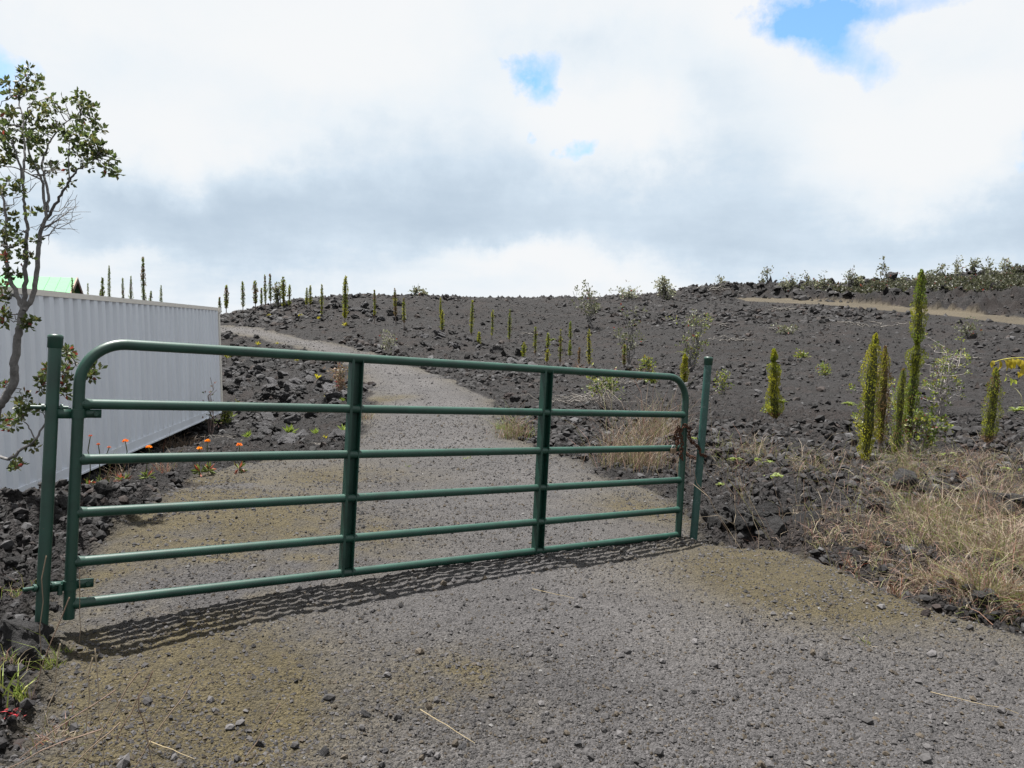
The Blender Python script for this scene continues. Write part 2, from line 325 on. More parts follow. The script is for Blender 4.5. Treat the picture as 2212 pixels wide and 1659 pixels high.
def mat_paint(name, col, rough=.4, var=.12, scale=14, rust=None, spec=.5, streak=False, dusty=0.0):
    m, nt, b = mat_base(name); L = nt.links
    tc = nnode(nt, 'ShaderNodeTexCoord'); no = nnode(nt, 'ShaderNodeTexNoise', Scale=scale, Detail=8.0, Roughness=.65)
    if streak:
        mp = nnode(nt, 'ShaderNodeMapping'); mp.inputs['Scale'].default_value = (1, 1, .12); L.new(tc.outputs['Object'], mp.inputs[0]); L.new(mp.outputs[0], no.inputs['Vector'])
    else: L.new(tc.outputs['Object'], no.inputs['Vector'])
    rp = nnode(nt, 'ShaderNodeValToRGB'); L.new(no.outputs['Fac'], rp.inputs[0]); e = rp.color_ramp.elements
    e[0].position = .3; e[0].color = (*[c*(1-var) for c in col], 1); e[1].position = .72; e[1].color = (*[min(1, c*(1+var)) for c in col], 1)
    src = rp.outputs[0]
    if rust:
        n2 = nnode(nt, 'ShaderNodeTexNoise', Scale=55.0, Detail=8.0, Roughness=.7); L.new(tc.outputs['Object'], n2.inputs['Vector'])
        r2 = nnode(nt, 'ShaderNodeValToRGB'); L.new(n2.outputs['Fac'], r2.inputs[0]); r2.color_ramp.elements[0].position = rust[3]; r2.color_ramp.elements[1].position = rust[3]+.05
        mx = nnode(nt, 'ShaderNodeMixRGB'); L.new(r2.outputs[0], mx.inputs[0]); L.new(src, mx.inputs[1]); mx.inputs[2].default_value = (*rust[:3], 1); src = mx.outputs[0]
    L.new(src, b.inputs['Base Color']); b.inputs['Roughness'].default_value = rough; b.inputs['Specular IOR Level'].default_value = spec
    n3 = nnode(nt, 'ShaderNodeTexNoise', Scale=120.0, Detail=3.0); L.new(tc.outputs['Object'], n3.inputs['Vector'])
    bp = nnode(nt, 'ShaderNodeBump', Strength=.12, Distance=.002); L.new(n3.outputs['Fac'], bp.inputs['Height']); L.new(bp.outputs[0], b.inputs['Normal'])
    return m
def mat_ground(name, fine, bdist):
    """tint attribute x pebble scale colour, with pebble relief"""
    m, nt, b = mat_base(name); L = nt.links
    at = nnode(nt, 'ShaderNodeAttribute', attribute_name='tint'); ge = nnode(nt, 'ShaderNodeNewGeometry')
    vo = nnode(nt, 'ShaderNodeTexVoronoi', Scale=fine); vo2 = nnode(nt, 'ShaderNodeTexVoronoi', Scale=fine*2.7); no = nnode(nt, 'ShaderNodeTexNoise', Scale=fine*.5, Detail=8.0, Roughness=.7)
    for n in (vo, vo2, no): L.new(ge.outputs['Position'], n.inputs['Vector'])
    sp = nnode(nt, 'ShaderNodeSeparateColor'); L.new(vo2.outputs['Color'], sp.inputs[0])
    mr = nnode(nt, 'ShaderNodeMapRange'); mr.inputs[3].default_value = .55; mr.inputs[4].default_value = 1.5; L.new(sp.outputs[0], mr.inputs[0])
    mr2 = nnode(nt, 'ShaderNodeMapRange'); mr2.inputs[1].default_value = .25; mr2.inputs[2].default_value = .75; mr2.inputs[3].default_value = .7; mr2.inputs[4].default_value = 1.3; L.new(no.outputs['Fac'], mr2.inputs[0])
    mm = nnode(nt, 'ShaderNodeMath', operation='MULTIPLY'); L.new(mr.outputs[0], mm.inputs[0]); L.new(mr2.outputs[0], mm.inputs[1])
    mu = nnode(nt, 'ShaderNodeMixRGB', blend_type='MULTIPLY'); mu.inputs[0].default_value = 1; L.new(at.outputs['Color'], mu.inputs[1]); L.new(mm.outputs[0], mu.inputs[2])
    L.new(mu.outputs[0], b.inputs['Base Color']); b.inputs['Roughness'].default_value = .9; b.inputs['Specular IOR Level'].default_value = .25
    a1 = nnode(nt, 'ShaderNodeMath', operation='MULTIPLY_ADD'); L.new(vo.outputs['Distance'], a1.inputs[0]); a1.inputs[1].default_value = -1.0; L.new(no.outputs['Fac'], a1.inputs[2])
    a2 = nnode(nt, 'ShaderNodeMath', operation='MULTIPLY_ADD'); L.new(vo2.outputs['Distance'], a2.inputs[0]); a2.inputs[1].default_value = -.45; L.new(a1.outputs[0], a2.inputs[2])
    bp = nnode(nt, 'ShaderNodeBump', Strength=.9, Distance=bdist); L.new(a2.outputs[0], bp.inputs['Height']); L.new(bp.outputs[0], b.inputs['Normal'])
    return m
M_LAVA = mat_ground('lava_clinker', 22, .055); M_GRAVEL = mat_ground('crushed_cinder', 60, .02); M_TRACK = mat_ground('mossy_cinder', 20, .02)
M_PEB = mat_tint('pebbles', .85, .2, 80, .4, 90, 0, .3); M_LEAF = mat_tint('foliage', .5, .2, 30, 0, 0, .42, .4); M_BARK = mat_tint('bark', .85, .35, 25, .6, 60); M_GRASS = mat_tint('grass', .6, .15, 20, 0, 0, .3, .3)
M_ROCKD = mat_rock('dark_lava_rock', (.006, .0055, .0058), (.026, .0245, .0255)); M_ROCKG = mat_rock('grey_lava_rock', (.018, .0175, .0185), (.080, .078, .083)); M_ROCKR = mat_rock('red_lava_rock', (.014, .009, .0085), (.04, .027, .025))
M_GREEN = mat_paint('green_gate_paint', (.0055, .036, .0245), .46, .34, 7, (.07, .055, .042, .655), dusty=.0); M_GREENW = mat_paint('worn_green_paint', (.009, .048, .040), .5, .3, 12, (.12, .14, .14, .60))
M_WHITE = mat_paint('white_container_paint', (.56, .595, .65), .45, .08, 2.5, (.24, .20, .165, .70), .4, True); M_TRIM = mat_paint('cream_container_trim', (.60, .57, .52), .5, .06, 4, (.3, .22, .15, .74))
M_RUST = mat_paint('rusty_iron', (.050, .021, .012), .9, .5, 60, None, .2); M_LOCK = mat_paint('weathered_padlock', (.11, .075, .045), .6, .3, 60)
M_ROOF = mat_paint('green_metal_roof', (.055, .20, .085), .75, .1, 3); M_HOUSE = mat_paint('brown_house_wall', (.13, .075, .05), .7, .2, 6); M_DARKP = mat_paint('dark_panel', (.02, .025, .03), .3, .2, 4); M_GREYM = mat_paint('grey_post', (.2, .2, .2), .7, .2, 8)

# ---------------------------------------------------------------- ground, driveway, upper track: one tessellation, split by surface
def build_ground():
    nr, nin = 780, 640
    R = np.concatenate([np.exp(np.linspace(math.log(1.3), math.log(78), nr)), [84, 92, 105, 125, 160, 220, 320, 480, 800, 1400]])
    R = np.concatenate([[.02, .35, .7, 1.0], R])
    fwd = np.linspace(-math.radians(46), math.radians(46), nin); back = np.linspace(math.radians(46), 2*PI-math.radians(46), 90)[1:-1]
    A = np.concatenate([fwd, back]); nA = len(A)
    X = (R[:, None]*np.sin(A)[None]).ravel(); Y = (R[:, None]*np.cos(A)[None]).ravel()
    M, T, sd = masks(X, Y); Z = zbase(X, Y) + relief(X, Y, M, T)*sstep(130, 80, np.hypot(X, Y))
    i = np.arange(len(R)-1)[:, None]*nA; j = np.arange(nA)[None]; j2 = (j+1) % nA
    F = np.stack([i+j, i+nA+j, i+nA+j2, i+j2], -1).reshape(-1, 4)[:, ::-1]
    # surface colours
    n1 = fbm(X*.9, Y*.9, 5, 31); n2 = fbm(X*7, Y*7, 3, 33); n3 = fbm(X*.25, Y*.25, 3, 35)
    _, cid = worley(X*5.2, Y*5.2, 1)
    c = lambda *v: np.array(v)[None]
    lava = c(.0072, .0062, .0063)*(.25+.7*n2+.9*cid)[:, None]*(.75+.5*n3)[:, None]
    red = sstep(.5, .68, n1)[:, None]; lava = lava*(1-red*.75) + c(.0108, .0076, .0068)*(.5+n2)[:, None]*red*.75
    grey = c(.0480, .0456, .0462)*(.55+.55*n1+.4*n2)[:, None]; brown = c(.044, .0355, .0180)*(.7+.6*n2)[:, None]
    def spot(px, py, s):
        gx, gy, _ = pick(px, py); return np.exp(-((X-gx)**2+(Y-gy)**2)/s**2)
    moss = sum(spot(*p) for p in ((600,1040,1.4),(450,1100,1.0),(330,1180,.8),(560,1180,.8),(680,1150,.6),(420,1240,.5),(300,1270,.4),(1400,1095,.6),(1640,1235,.75),(1800,1290,.5),(260,1450,.7),(380,1560,.6),(200,1600,.5),(850,860,.5),(1000,1480,.3)))
    moss = np.clip(moss*1.15 + np.exp(-np.maximum(sd, 0)/.35)*.55, 0, 1)*sstep(.22, .55, n1*.8+n2*.25)
    drive = grey*(1-moss[:, None]) + brown*moss[:, None]
    dust = np.clip(sum(spot(*p) for p in ((1500,1390,.35),(760,1270,.25),(1330,1240,.35))), 0, 1)[:, None]*.35
    drive = drive*(1-dust) + c(.076, .070, .065)*dust
    wheel = (np.exp(-((sd-.8)/.25)**2)*sstep(6, 9, np.hypot(X, Y))*(.4+.8*n1)*.3)[:, None]; drive = drive*(1-wheel) + c(.074, .070, .069)*wheel
    track = c(.041, .033, .021)*(.7+.6*n1)[:, None]
    col = lava*(1-M[:, None]) + drive*M[:, None]; col = col*(1-T[:, None]) + track*T[:, None]
    far = sstep(60, 140, np.hypot(X, Y))[:, None]; col = col*(1-far) + c(.04, .05, .025)*far
    V = np.stack([X, Y, Z], -1)
    fm = M[F].mean(1); ft = T[F].mean(1)
    sel = np.where(ft > .5, 2, np.where(fm > .5, 1, 0))
    for k, (nm, mat) in enumerate((('lava_ground', M_LAVA), ('driveway', M_GRAVEL), ('cinder_track', M_TRACK))):
        f = F[sel == k]; u, inv = np.unique(f, return_inverse=True)
        o = link(nm, mesh_np(nm, V[u], inv.reshape(f.shape), col[u], True), mat); kind(o, 'structure')
    return
build_ground()

# ---------------------------------------------------------------- stones
def ico(sub):
    t = (1+5**.5)/2
    v = [(-1,t,0),(1,t,0),(-1,-t,0),(1,-t,0),(0,-1,t),(0,1,t),(0,-1,-t),(0,1,-t),(t,0,-1),(t,0,1),(-t,0,-1),(-t,0,1)]
    f = [(0,11,5),(0,5,1),(0,1,7),(0,7,10),(0,10,11),(1,5,9),(5,11,4),(11,10,2),(10,7,6),(7,1,8),(3,9,4),(3,4,2),(3,2,6),(3,6,8),(3,8,9),(4,9,5),(2,4,11),(6,2,10),(8,6,7),(9,8,1)]
    v = [np.array(p)/np.linalg.norm(p) for p in v]
    for _ in range(sub):
        mid = {}; nf = []
        def mp(a, b):
            k = (min(a, b), max(a, b))
            if k not in mid: q = v[a]+v[b]; v.append(q/np.linalg.norm(q)); mid[k] = len(v)-1
            return mid[k]
        for a, b, c in f:
            x, y, z = mp(a, b), mp(b, c), mp(c, a); nf += [(a, x, z), (b, y, x), (c, z, y), (x, y, z)]
        f = nf
    return np.array(v), np.array(f)
IV0, IF0 = ico(0); IV2, IF2 = ico(3)
OCT = np.array([(1,0,0),(-1,0,0),(0,1,0),(0,-1,0),(0,0,1),(0,0,-1)], float); OCF = np.array([(0,2,4),(2,1,4),(1,3,4),(3,0,4),(2,0,5),(1,2,5),(3,1,5),(0,3,5)])
def rock_mesh(seed, mat):
    r = np.random.default_rng(seed); V = IV2.copy(); 
    for _ in range(13):                                  # chop planes: broken faces
        d = r.normal(size=3); d /= np.linalg.norm(d); k = r.uniform(.45, .85); h = V@d; V = V - np.outer(np.maximum(h-k, 0), d)
    fr = r.normal(size=(14, 3))*np.linspace(2, 11, 14)[:, None]; V = V*(1+sum(np.sin(V@f+i*1.7)*.085/(1+i*.28) for i, f in enumerate(fr)))[:, None]; V = V*(1+r.normal(0, .018, len(V)))[:, None]*np.array([1, r.uniform(.6, .9), r.uniform(.45, .75)])
    me = mesh_np('lava_rock', V, IF2, None, False); me.materials.append(mat); return me
ROCKS = {k: [rock_mesh(s+i, m) for i in range(7)] for k, m, s in (('d', M_ROCKD, 10), ('g', M_ROCKG, 30), ('r', M_ROCKR, 50))}
def scatter(V0, F0, P, S, flat, jit, col):
    """many small stones joined into one mesh"""
    n = len(P); k = len(V0)
    ang = rng.uniform(0, 2*PI, n); tl = rng.normal(0, .5, (n, 2))
    V = V0[None]*(1+rng.uniform(-jit, jit, (n, k, 1)))*np.stack([np.ones(n), rng.uniform(.6, 1, n), rng.uniform(flat, flat+.35, n)], -1)[:, None]
    V[..., 2] += V[..., 0]*tl[:, None, 0]*.4
    c, s = np.cos(ang)[:, None], np.sin(ang)[:, None]
    X = V[..., 0]*c - V[..., 1]*s; Y = V[..., 0]*s + V[..., 1]*c
    V = np.stack([X, Y, V[..., 2]], -1)*S[:, None, None] + P[:, None]
    F = (F0[None] + np.arange(n)[:, None, None]*k).reshape(-1, 3)
    return V.reshape(-1, 3), F, np.repeat(col, k, 0)
def wedge(n, r0, r1, p=0.0, half=36):
    a = rng.uniform(-math.radians(half), math.radians(half), n); u = rng.random(n)
    r = np.exp(math.log(r0)+u*(math.log(r1)-math.log(r0))) if p == 0 else (r0**p + u*(r1**p-r0**p))**(1/p)
    return r*np.sin(a), r*np.cos(a), r
def gravel_far():
    x, y, r = wedge(40000, 13, 46, 0.3, 30); M, T, sd = masks(x, y); k = (M > .5) & (rng.random(len(x)) < .9); x, y, r, M = x[k], y[k], r[k], M[k]; n = len(x); S = np.exp(rng.normal(0, .4, n))*.0006*r
    Z = zbase(x, y)+relief(x, y, M, np.zeros(n)); g = rng.uniform(.6, 1.3, n)[:, None]*np.array([[.046, .0437, .0445]])
    V, F, c = scatter(OCT, OCF, np.stack([x, y, Z+S*.2], -1), S, .6, .3, g)
    kind(link('loose_gravel', mesh_np('loose_gravel', V, F, c), M_PEB), 'stuff', 'loose cinder gravel on the upper bends of the driveway', 'gravel')
ORD14 = ['first', 'second', 'third', 'fourth', 'fifth', 'sixth', 'seventh', 'eighth', 'ninth', 'tenth', 'eleventh', 'twelfth', 'thirteenth', 'last']
def build_stones():
    # loose gravel on the driveway
    x, y, r = wedge(125000, 1.9, 16, 0.0); M, T, sd = masks(x, y); k = rng.random(len(x)) < M*(.45+1.1*sstep(.35, .65, fbm(x*1.2, y*1.2, 3, 71)))
    x, y, r, M = x[k], y[k], r[k], M[k]; n = len(x)
    S = np.exp(rng.normal(math.log(.0044), .48, n))*(.75+.10*r); S = np.clip(S, .0035, .026)
    Z = zbase(x, y)+relief(x, y, M, np.zeros(n))
    g = rng.uniform(.45, 1.45, n)[:, None]*np.array([[.0510, .0484, .0490]]); b = rng.random(n) < .22; g[b] = rng.uniform(.6, 1.2, (b.sum(), 1))*np.array([[.054, .0435, .032]]); b = rng.random(n) < .015; g[b] = np.array([.11, .107, .105])
    P = np.stack([x, y, Z+S*.25], -1); big = S/r > .0052; parts = [scatter(IV0, IF0, P[big], S[big], .6, .22, g[big]), scatter(OCT, OCF, P[~big], S[~big], .6, .3, g[~big])]
    V = np.vstack([parts[0][0], parts[1][0]]); F = np.vstack([parts[0][1], parts[1][1]+len(parts[0][0])]); c = np.vstack([parts[0][2], parts[1][2]])
    kind(link('loose_gravel', mesh_np('loose_gravel', V, F, c), M_PEB), 'stuff', 'loose grey cinder gravel covering the driveway before and behind the gate', 'gravel')
    gravel_far()
    # clinker rubble over the lava field
    x, y, r = wedge(54000, 3.0, 64, 0.30); M, T, sd = masks(x, y); k = (M < .4) & (T < .3); x, y, r, M, T = x[k], y[k], r[k], M[k], T[k]; n = len(x)
    S = np.exp(rng.normal(0, .55, n))*(.010+.0010*r); S = np.clip(S*(.85+1.5*sstep(.45, .7, fbm(x*.16, y*.16, 3, 95))), .009, np.minimum(.014+.0052*r, .22))
    Z = zbase(x, y)+relief(x, y, M, T)
    g = rng.uniform(.5, 1.5, n)[:, None]*np.array([[.0122, .0112, .0118]]); b = rng.random(n) < .16; g[b] = rng.uniform(.6, 1.3, (b.sum(), 1))*np.array([[.0160, .0112, .0098]]); b = rng.random(n) < .10; g[b] = rng.uniform(.022, .050, (b.sum(), 1))*np.array([[1, .98, 1.02]])
    q = 1500; rp = ray(rng.uniform(1470, 2230, q), 640, rng.uniform(48, 64, q)); hx, hy = rp[:, 0], rp[:, 1]; kk = (hy-np.interp(hx, TRX, TRY)) > .8; hx, hy = hx[kk], hy[kk]; hm, ht, _ = masks(hx, hy); hs = np.exp(rng.normal(math.log(.16), .5, len(hx)))
    x = np.concatenate([x, hx]); y = np.concatenate([y, hy]); r = np.hypot(x, y); S = np.concatenate([S, np.clip(hs, .06, .5)]); Z = np.concatenate([Z, zbase(hx, hy)+relief(hx, hy, hm, ht)]); g = np.vstack([g, rng.uniform(.5, 1.3, (len(hx), 1))*np.array([[.0115, .0105, .0108]])])
    P = np.stack([x, y, Z+S*.1], -1); big = S/r > .0042; parts = [scatter(IV0, IF0, P[big], S[big], .5, .35, g[big]), scatter(OCT, OCF, P[~big], S[~big], .6, .4, g[~big])]
    V = np.vstack([parts[0][0], parts[1][0]]); F = np.vstack([parts[0][1], parts[1][1]+len(parts[0][0])]); c = np.vstack([parts[0][2], parts[1][2]])
    kind(link('lava_rubble', mesh_np('lava_rubble', V, F, c), M_PEB), 'stuff', 'loose black clinker rubble strewn over the lava field', 'rubble')
    # rocks one can pick out. (outline in the picture, how many, radius range, colour keys, label, group)
    areas = [(((490,775),(700,800),(770,870),(700,880),(490,850)), 66, (.17,.36), 'gggd', 'the stony bank right of the container', 'rocks on the bank behind the gate'),
     (((500,880),(780,890),(750,965),(560,965)), 32, (.13,.28), 'ggd', 'the stone patch below the bank', 'rocks at the foot of the bank'),
     (((700,660),(860,655),(880,690),(760,695)), 26, (.2,.42), 'ggd', 'the rocks by the tallest left cypress', 'rocks below the hill crest'),
     (((850,690),(960,715),(1240,790),(1100,800),(900,745)), 42, (.17,.36), 'ggd', 'the slope above the driveway bend', 'rocks above the driveway bend'),
     (((490,730),(620,750),(690,778),(500,775)), 12, (.12,.25), 'gd', 'the rim under the upper driveway', 'rocks below the upper driveway'),
     (((1190,905),(1300,915),(1310,985),(1200,975)), 22, (.09,.18), 'd', 'the rocks behind the second brace', 'rocks behind the right half of the gate'),
     (((0,1050),(110,1045),(230,1075),(230,1120),(90,1290),(0,1290)), 44, (.03,.085), 'd', 'the rocks beside the left post', 'rocks beside the left gate post'),
     (((1540,1110),(1770,1090),(1790,1150),(1560,1168)), 22, (.07,.15), 'd', 'the rocks by the right post', 'rocks at the right gate post'),
     (((1000,830),(1200,850),(1290,890),(1120,890)), 16, (.09,.2), 'dr', 'the right driveway shoulder', 'rocks on the right driveway shoulder'),
     (((1560,880),(2200,860),(2200,960),(1560,960)), 14, (.06,.14), 'd', 'the ground below the right cypresses', 'clinkers among the right cypresses'),
     (((1500,640),(1800,630),(1850,645),(1640,640),(1500,650)), 20, (.2,.5), 'd', 'the ridge above the track', 'boulders on the ridge')]
    def inside(p, poly):
        c = False
        for i in range(len(poly)):
            a, b = poly[i], poly[i-1]
            if (a[1] > p[1]) != (b[1] > p[1]) and p[0] < (b[0]-a[0])*(p[1]-a[1])/(b[1]-a[1])+a[0]: c = not c
        return c
    def place(px, py, s, key, label, group=None, tilt=.35, rz=None, sz=1.0):
        gx, gy, d = pick(px, py); me = random.choice(ROCKS[key])
        o = link('lava_rock', me, None, None, (gx, gy, zat(gx, gy)+s*.2)); o.scale = (s, s*random.uniform(.8, 1.1), s*random.uniform(.7, 1.0)*sz)
        o.rotation_euler = (random.gauss(0, tilt), random.gauss(0, tilt), random.uniform(0, 6.28) if rz is None else rz)
        return tag(o, label, 'rock', group)
    for poly, n, (s0, s1), keys, label, group in areas:
        xs = [p[0] for p in poly]; ys = [p[1] for p in poly]; k = 0
        while k < n:
            p = (random.uniform(min(xs), max(xs)), random.uniform(min(ys), max(ys)))
            if not inside(p, poly): continue
            u = random.random()**1.8; key = random.choice(keys); fx = (p[0]-min(xs))/(max(xs)-min(xs)); fy = (p[1]-min(ys))/(max(ys)-min(ys))
            hz = ('far left', 'left', 'middle', 'right', 'far right')[min(4, int(fx*5))]; vt = ('top', 'centre', 'foot')[min(2, int(fy*3))]
            place(*p, s0+(s1-s0)*u, key, f"{('small', 'middling', 'big')[min(2, int(u*3))]} {dict(d='black', g='grey', r='reddish')[key]} rock, {hz} at the {vt} of {label}", group); k += 1
    for px, py, s, key, label in ((1550,1140,.16,'d','black boulder leaning against the foot of the right gate post'),(1655,1128,.21,'d','largest black boulder in the heap right of the right gate post'),(1605,1150,.15,'d','squat black rock in front of the heap right of the right gate post'),(1735,1138,.19,'d','black boulder at the right end of the heap by the right gate post'),
        (1945,1066,.27,'d','long dark boulder half hidden by dry grass below the cypresses'),(1900,1105,.22,'d','dark boulder in dry grass in front of the long boulder'),(2175,1100,.38,'d','large dark boulder at the right edge beyond the dry grass'),
        (45,1405,.16,'d','broad low black rock in front of the left gate post'),(120,1315,.045,'d','dark stone standing between left post and gate leg'),(60,1060,.14,'d','black rock heap top against the white container wall left of the post'),(225,1080,.12,'d','black rock just behind the gate leg'),(140,1090,.12,'d','black rock behind the left post beside the container'),
        (1927,604,.75,'d','tall black boulder standing on the ridge skyline'),(1888,610,.55,'d','low black boulder on the ridge skyline left of the tall one'),(2000,1335,.035,'r','lone dark red clinker at the edge of the gravel below the big grass tuft'),(1270,758,.22,'g','pale grey stone beside the small cypress below the slope')):
        o = place(px, py, s, key, label, None, .15, None, 1.25)
        if 'right gate post' in label: o.location.z += s*.08
        if 'tall black boulder' in label: o.scale.z *= 1.5; o.location.z += .35
    for px, py, s in ((560,1600,.022),(700,1625,.03),(790,1548,.026),(830,1620,.02),(1000,1610,.024),(1500,1500,.022),(1250,1600,.026),(1560,1660,.02),(2060,1350,.02),(1950,1600,.018),(500,1560,.016),(1110,1560,.02),(1320,1450,.016),(640,1480,.014)):
        k9 = sorted((500,560,640,700,790,830,1000,1110,1250,1320,1500,1560,1950,2060)).index(px); place(px, py, s, 'g', f'{ORD14[k9]} from the left of the larger loose stones on the foreground gravel', 'loose stones on the gravel')
build_stones()

# ---------------------------------------------------------------- gate and posts
def build_gate():
    P = np.array([-2.0785, 3.7935, 1.4458]); U = np.array([.80706, .58749, -.05920]); Nn = np.array([-.58959, .80726, -.02660]); Wv = np.array([.03217, .05637, .99789])
    Lg = 4.3208; S = [0, .2987, .5676, .826, 1.066, 1.27]; R = .0255
    pt = lambda u, s, n=0.0: P + U*u - Wv*s + Nn*n
    g = empty('tube_gate', tuple(pt(0, 1.36)), 'dark green six rail tubular steel farm gate closed across the gravel driveway', 'gate')
    org = np.array(g.location)
    def part(name, mb, mat=M_GREEN, parent=g, smooth=True):
        mb.V = [v-org for v in mb.V]; o = link(name, mb.mesh(name, smooth), mat, parent); return o
    # outer frame: leg, bend, top rail, bend, leg
    rb = .20; path = [pt(0, s) for s in np.linspace(1.34, rb, 14)]
    path += [pt(rb-rb*math.cos(t), rb-rb*math.sin(t)) for t in np.linspace(0, PI/2, 12)[1:]]
    path += [pt(u, 0) for u in np.linspace(rb, Lg-rb, 12)[1:-1]]
    path += [pt(Lg-rb+rb*math.sin(t), rb-rb*math.cos(t)) for t in np.linspace(0, PI/2, 12)]
    path += [pt(Lg, s) for s in np.linspace(rb, 1.30, 12)[1:]]
    mb = MB(); mb.tube(path, R*1.04, 20); part('outer_frame', mb)
    for s in S[1:]:
        mb = MB(); mb.tube([pt(u, s) for u in np.linspace(.012, Lg-.012, 9)], R*.97, 18); rl = part('rail', mb)
        for u, d in ((.028, 1), (Lg-.028, -1)):          # weld collars where the rail meets the legs
            mb = MB(); mb.tube([pt(u-.006*d, s), pt(u+.012*d, s), pt(u+.03*d, s)], [R*1.10, R*1.06, R*.98], 14); part('weld_collar', mb, M_GREEN, rl)
    for u in (1.437, 2.877):                               # upright braces: open channels the rails run through
        mb = MB(); w, dp, t = .034, .026, .003
        for du, dn, hu, hn in ((-w, 0, t, dp), (w, 0, t, dp), (0, dp-t, w-t, t), (-w+.007, -dp+t, .007-t*.2, t*.8)):
            c = pt(u+du, .645, dn); mb.box(c, (hu, hn, .645), np.stack([U, Nn, Wv], 1))
        part('brace', mb, M_GREEN, g, False)
    # straps of the two hinges on the gate leg
    for s in (.345, 1.175):
        mb = MB(); Mx = np.stack([U, Nn, Wv], 1)
        mb.tube([pt(0, s-.022), pt(0, s+.022)], R*1.28, 16)
        mb.box(pt(.055, s), (.045, .010, .02), Mx); mb.box(pt(-.062, s+.002), (.035, .012, .022), Mx)
        mb.tube([pt(.075, s, -.022), pt(.075, s, .022)], .011, 8)
        part('hinge_strap', mb)
    # posts
    def post(top, bot, r, label, mat, hooks):
        top = np.array(top); bot = np.array(bot); ax = (top-bot)/np.linalg.norm(top-bot); foot = bot-ax*.25
        e = empty('gate_post', tuple(bot), label, 'post'); o0 = bot
        def pp(name, mb, m): mb.V = [v-o0 for v in mb.V]; return link(name, mb.mesh(name, True), m, e)
        mb = MB(); mb.tube([foot+(top-foot)*t for t in np.linspace(0, .985, 10)], r, 20); pp('pipe', mb, mat)
        mb = MB(); a = top-ax*.055
        mb.tube([a, a+ax*.004, a+ax*.045, a+ax*.048, a+ax*.06, a+ax*.066], [r*1.0, r*1.17, r*1.17, r*1.22, r*1.2, r*.9], 22); pp('cap', mb, M_GREEN)
        for z, tgt in hooks:
            c = bot+ax*z; mb = MB(); d = tgt-c; d -= ax*np.dot(d, ax); L = np.linalg.norm(d); d /= L
            mb.tube([c-d*(r+.06), c+d*(L*.62)], .0095, 10)                                   # bolt through the post
            mb.tube([c+d*(L*.62), c+d*(L*.62)-ax*.05], .012, 10)
            for q in (-1, 1): mb.tube([c+d*q*(r+.004), c+d*q*(r+.016)], .019, 6)
            pp('hinge_bolt', mb, M_GREEN)
        return e
    post((-2.179, 3.753, 1.469), (-2.190, 3.606, .06), .0285, 'green steel pipe post with round cap at the hinge side of the gate', M_GREEN, ((1.08, pt(0, .31)), (.235, pt(0, 1.16))))
    post((1.569, 6.301, 1.352), (1.478, 6.202, -.09), .0300, 'leaning green pipe post with scuffed paint right of the gate, held by a chain', M_GREENW, ())
    # chain: links threaded round leg, rail and post
    ch = empty('chain', tuple(pt(Lg-.06, .45)), 'rusty iron chain tying the gate to the right post', 'chain'); oc = np.array(ch.location)
    # axes of the latch post
    pa = np.array((1.569, 6.301, 1.352)); pb = np.array((1.478, 6.202, -.09)); pax = (pa-pb)/np.linalg.norm(pa-pb)
    pc = pb+pax*.665
    leg = pt(Lg, .50)
    dd = pc-leg; dd -= Wv*np.dot(dd, Wv); dd /= np.linalg.norm(dd); sd = np.cross(Wv, dd)
    ctrl = [leg-U*.115-Nn*.03-Wv*.06, leg-U*.10-Nn*.045+Wv*.07, leg-U*.045-Nn*.045+Wv*.125, leg+U*.0-Nn*.05+Wv*.09, leg+dd*.05-sd*.03+Wv*.01, leg+dd*.14-sd*.035-Wv*.06, pc-sd*.05+pax*.015, pc+dd*.045, pc+sd*.05-pax*.01,
            leg+dd*.12+sd*.035-Wv*.15, leg+dd*.04+sd*.04-Wv*.13, leg+Nn*.045-Wv*.04, leg-U*.06+Nn*.04+Wv*.03, leg-U*.085-Nn*.02+Wv*.11, leg-U*.07-Nn*.05-Wv*.02, leg-U*.075-Nn*.045-Wv*.13, leg-U*.03-Nn*.045-Wv*.17]
    ctrl = np.array(ctrl); tt = np.linspace(0, len(ctrl)-1, 400); seg = np.stack([np.interp(tt, np.arange(len(ctrl)), ctrl[:, i]) for i in range(3)], -1)
    al = np.concatenate([[0], np.cumsum(np.linalg.norm(np.diff(seg, axis=0), axis=1))]); step = .026; n = int(al[-1]/step)
    q = np.stack([np.interp(np.arange(n+1)*step, al, seg[:, i]) for i in range(3)], -1)
    for i in range(n):
        c = (q[i]+q[i+1])/2; t = q[i+1]-q[i]; t /= np.linalg.norm(t); a = np.cross(t, (.3, .2, .93)); a /= np.linalg.norm(a); b = np.cross(t, a)
        s = (a+b if i % 2 else a-b)/1.414; th = np.linspace(0, 2*PI, 13)
        mb = MB(); mb.tube([c+t*(.0215*math.cos(x))+s*(.0125*math.sin(x)) for x in th], .0042, 6, cap=False); mb.V = [v-oc for v in mb.V]
        link('chain_link', mb.mesh('chain_link', True), M_RUST, ch)
    # padlock
    lc = leg-U*.155-Nn*.035-Wv*.085; lk = empty('padlock', tuple(lc), 'small weathered brass padlock hanging from the rusty chain', 'padlock')
    mb = MB(); mb.box((0, 0, 0), (.024, .011, .019), np.stack([U, Nn, Wv], 1)); link('lock_body', mb.mesh('lock_body'), M_LOCK, lk)
    mb = MB(); mb.tube([U*(.016*math.cos(x))+Wv*(.018+.026*math.sin(x)) for x in np.linspace(0, PI, 12)], .0038, 8); link('shackle', mb.mesh('shackle', True), M_GREYM, lk)
build_gate()

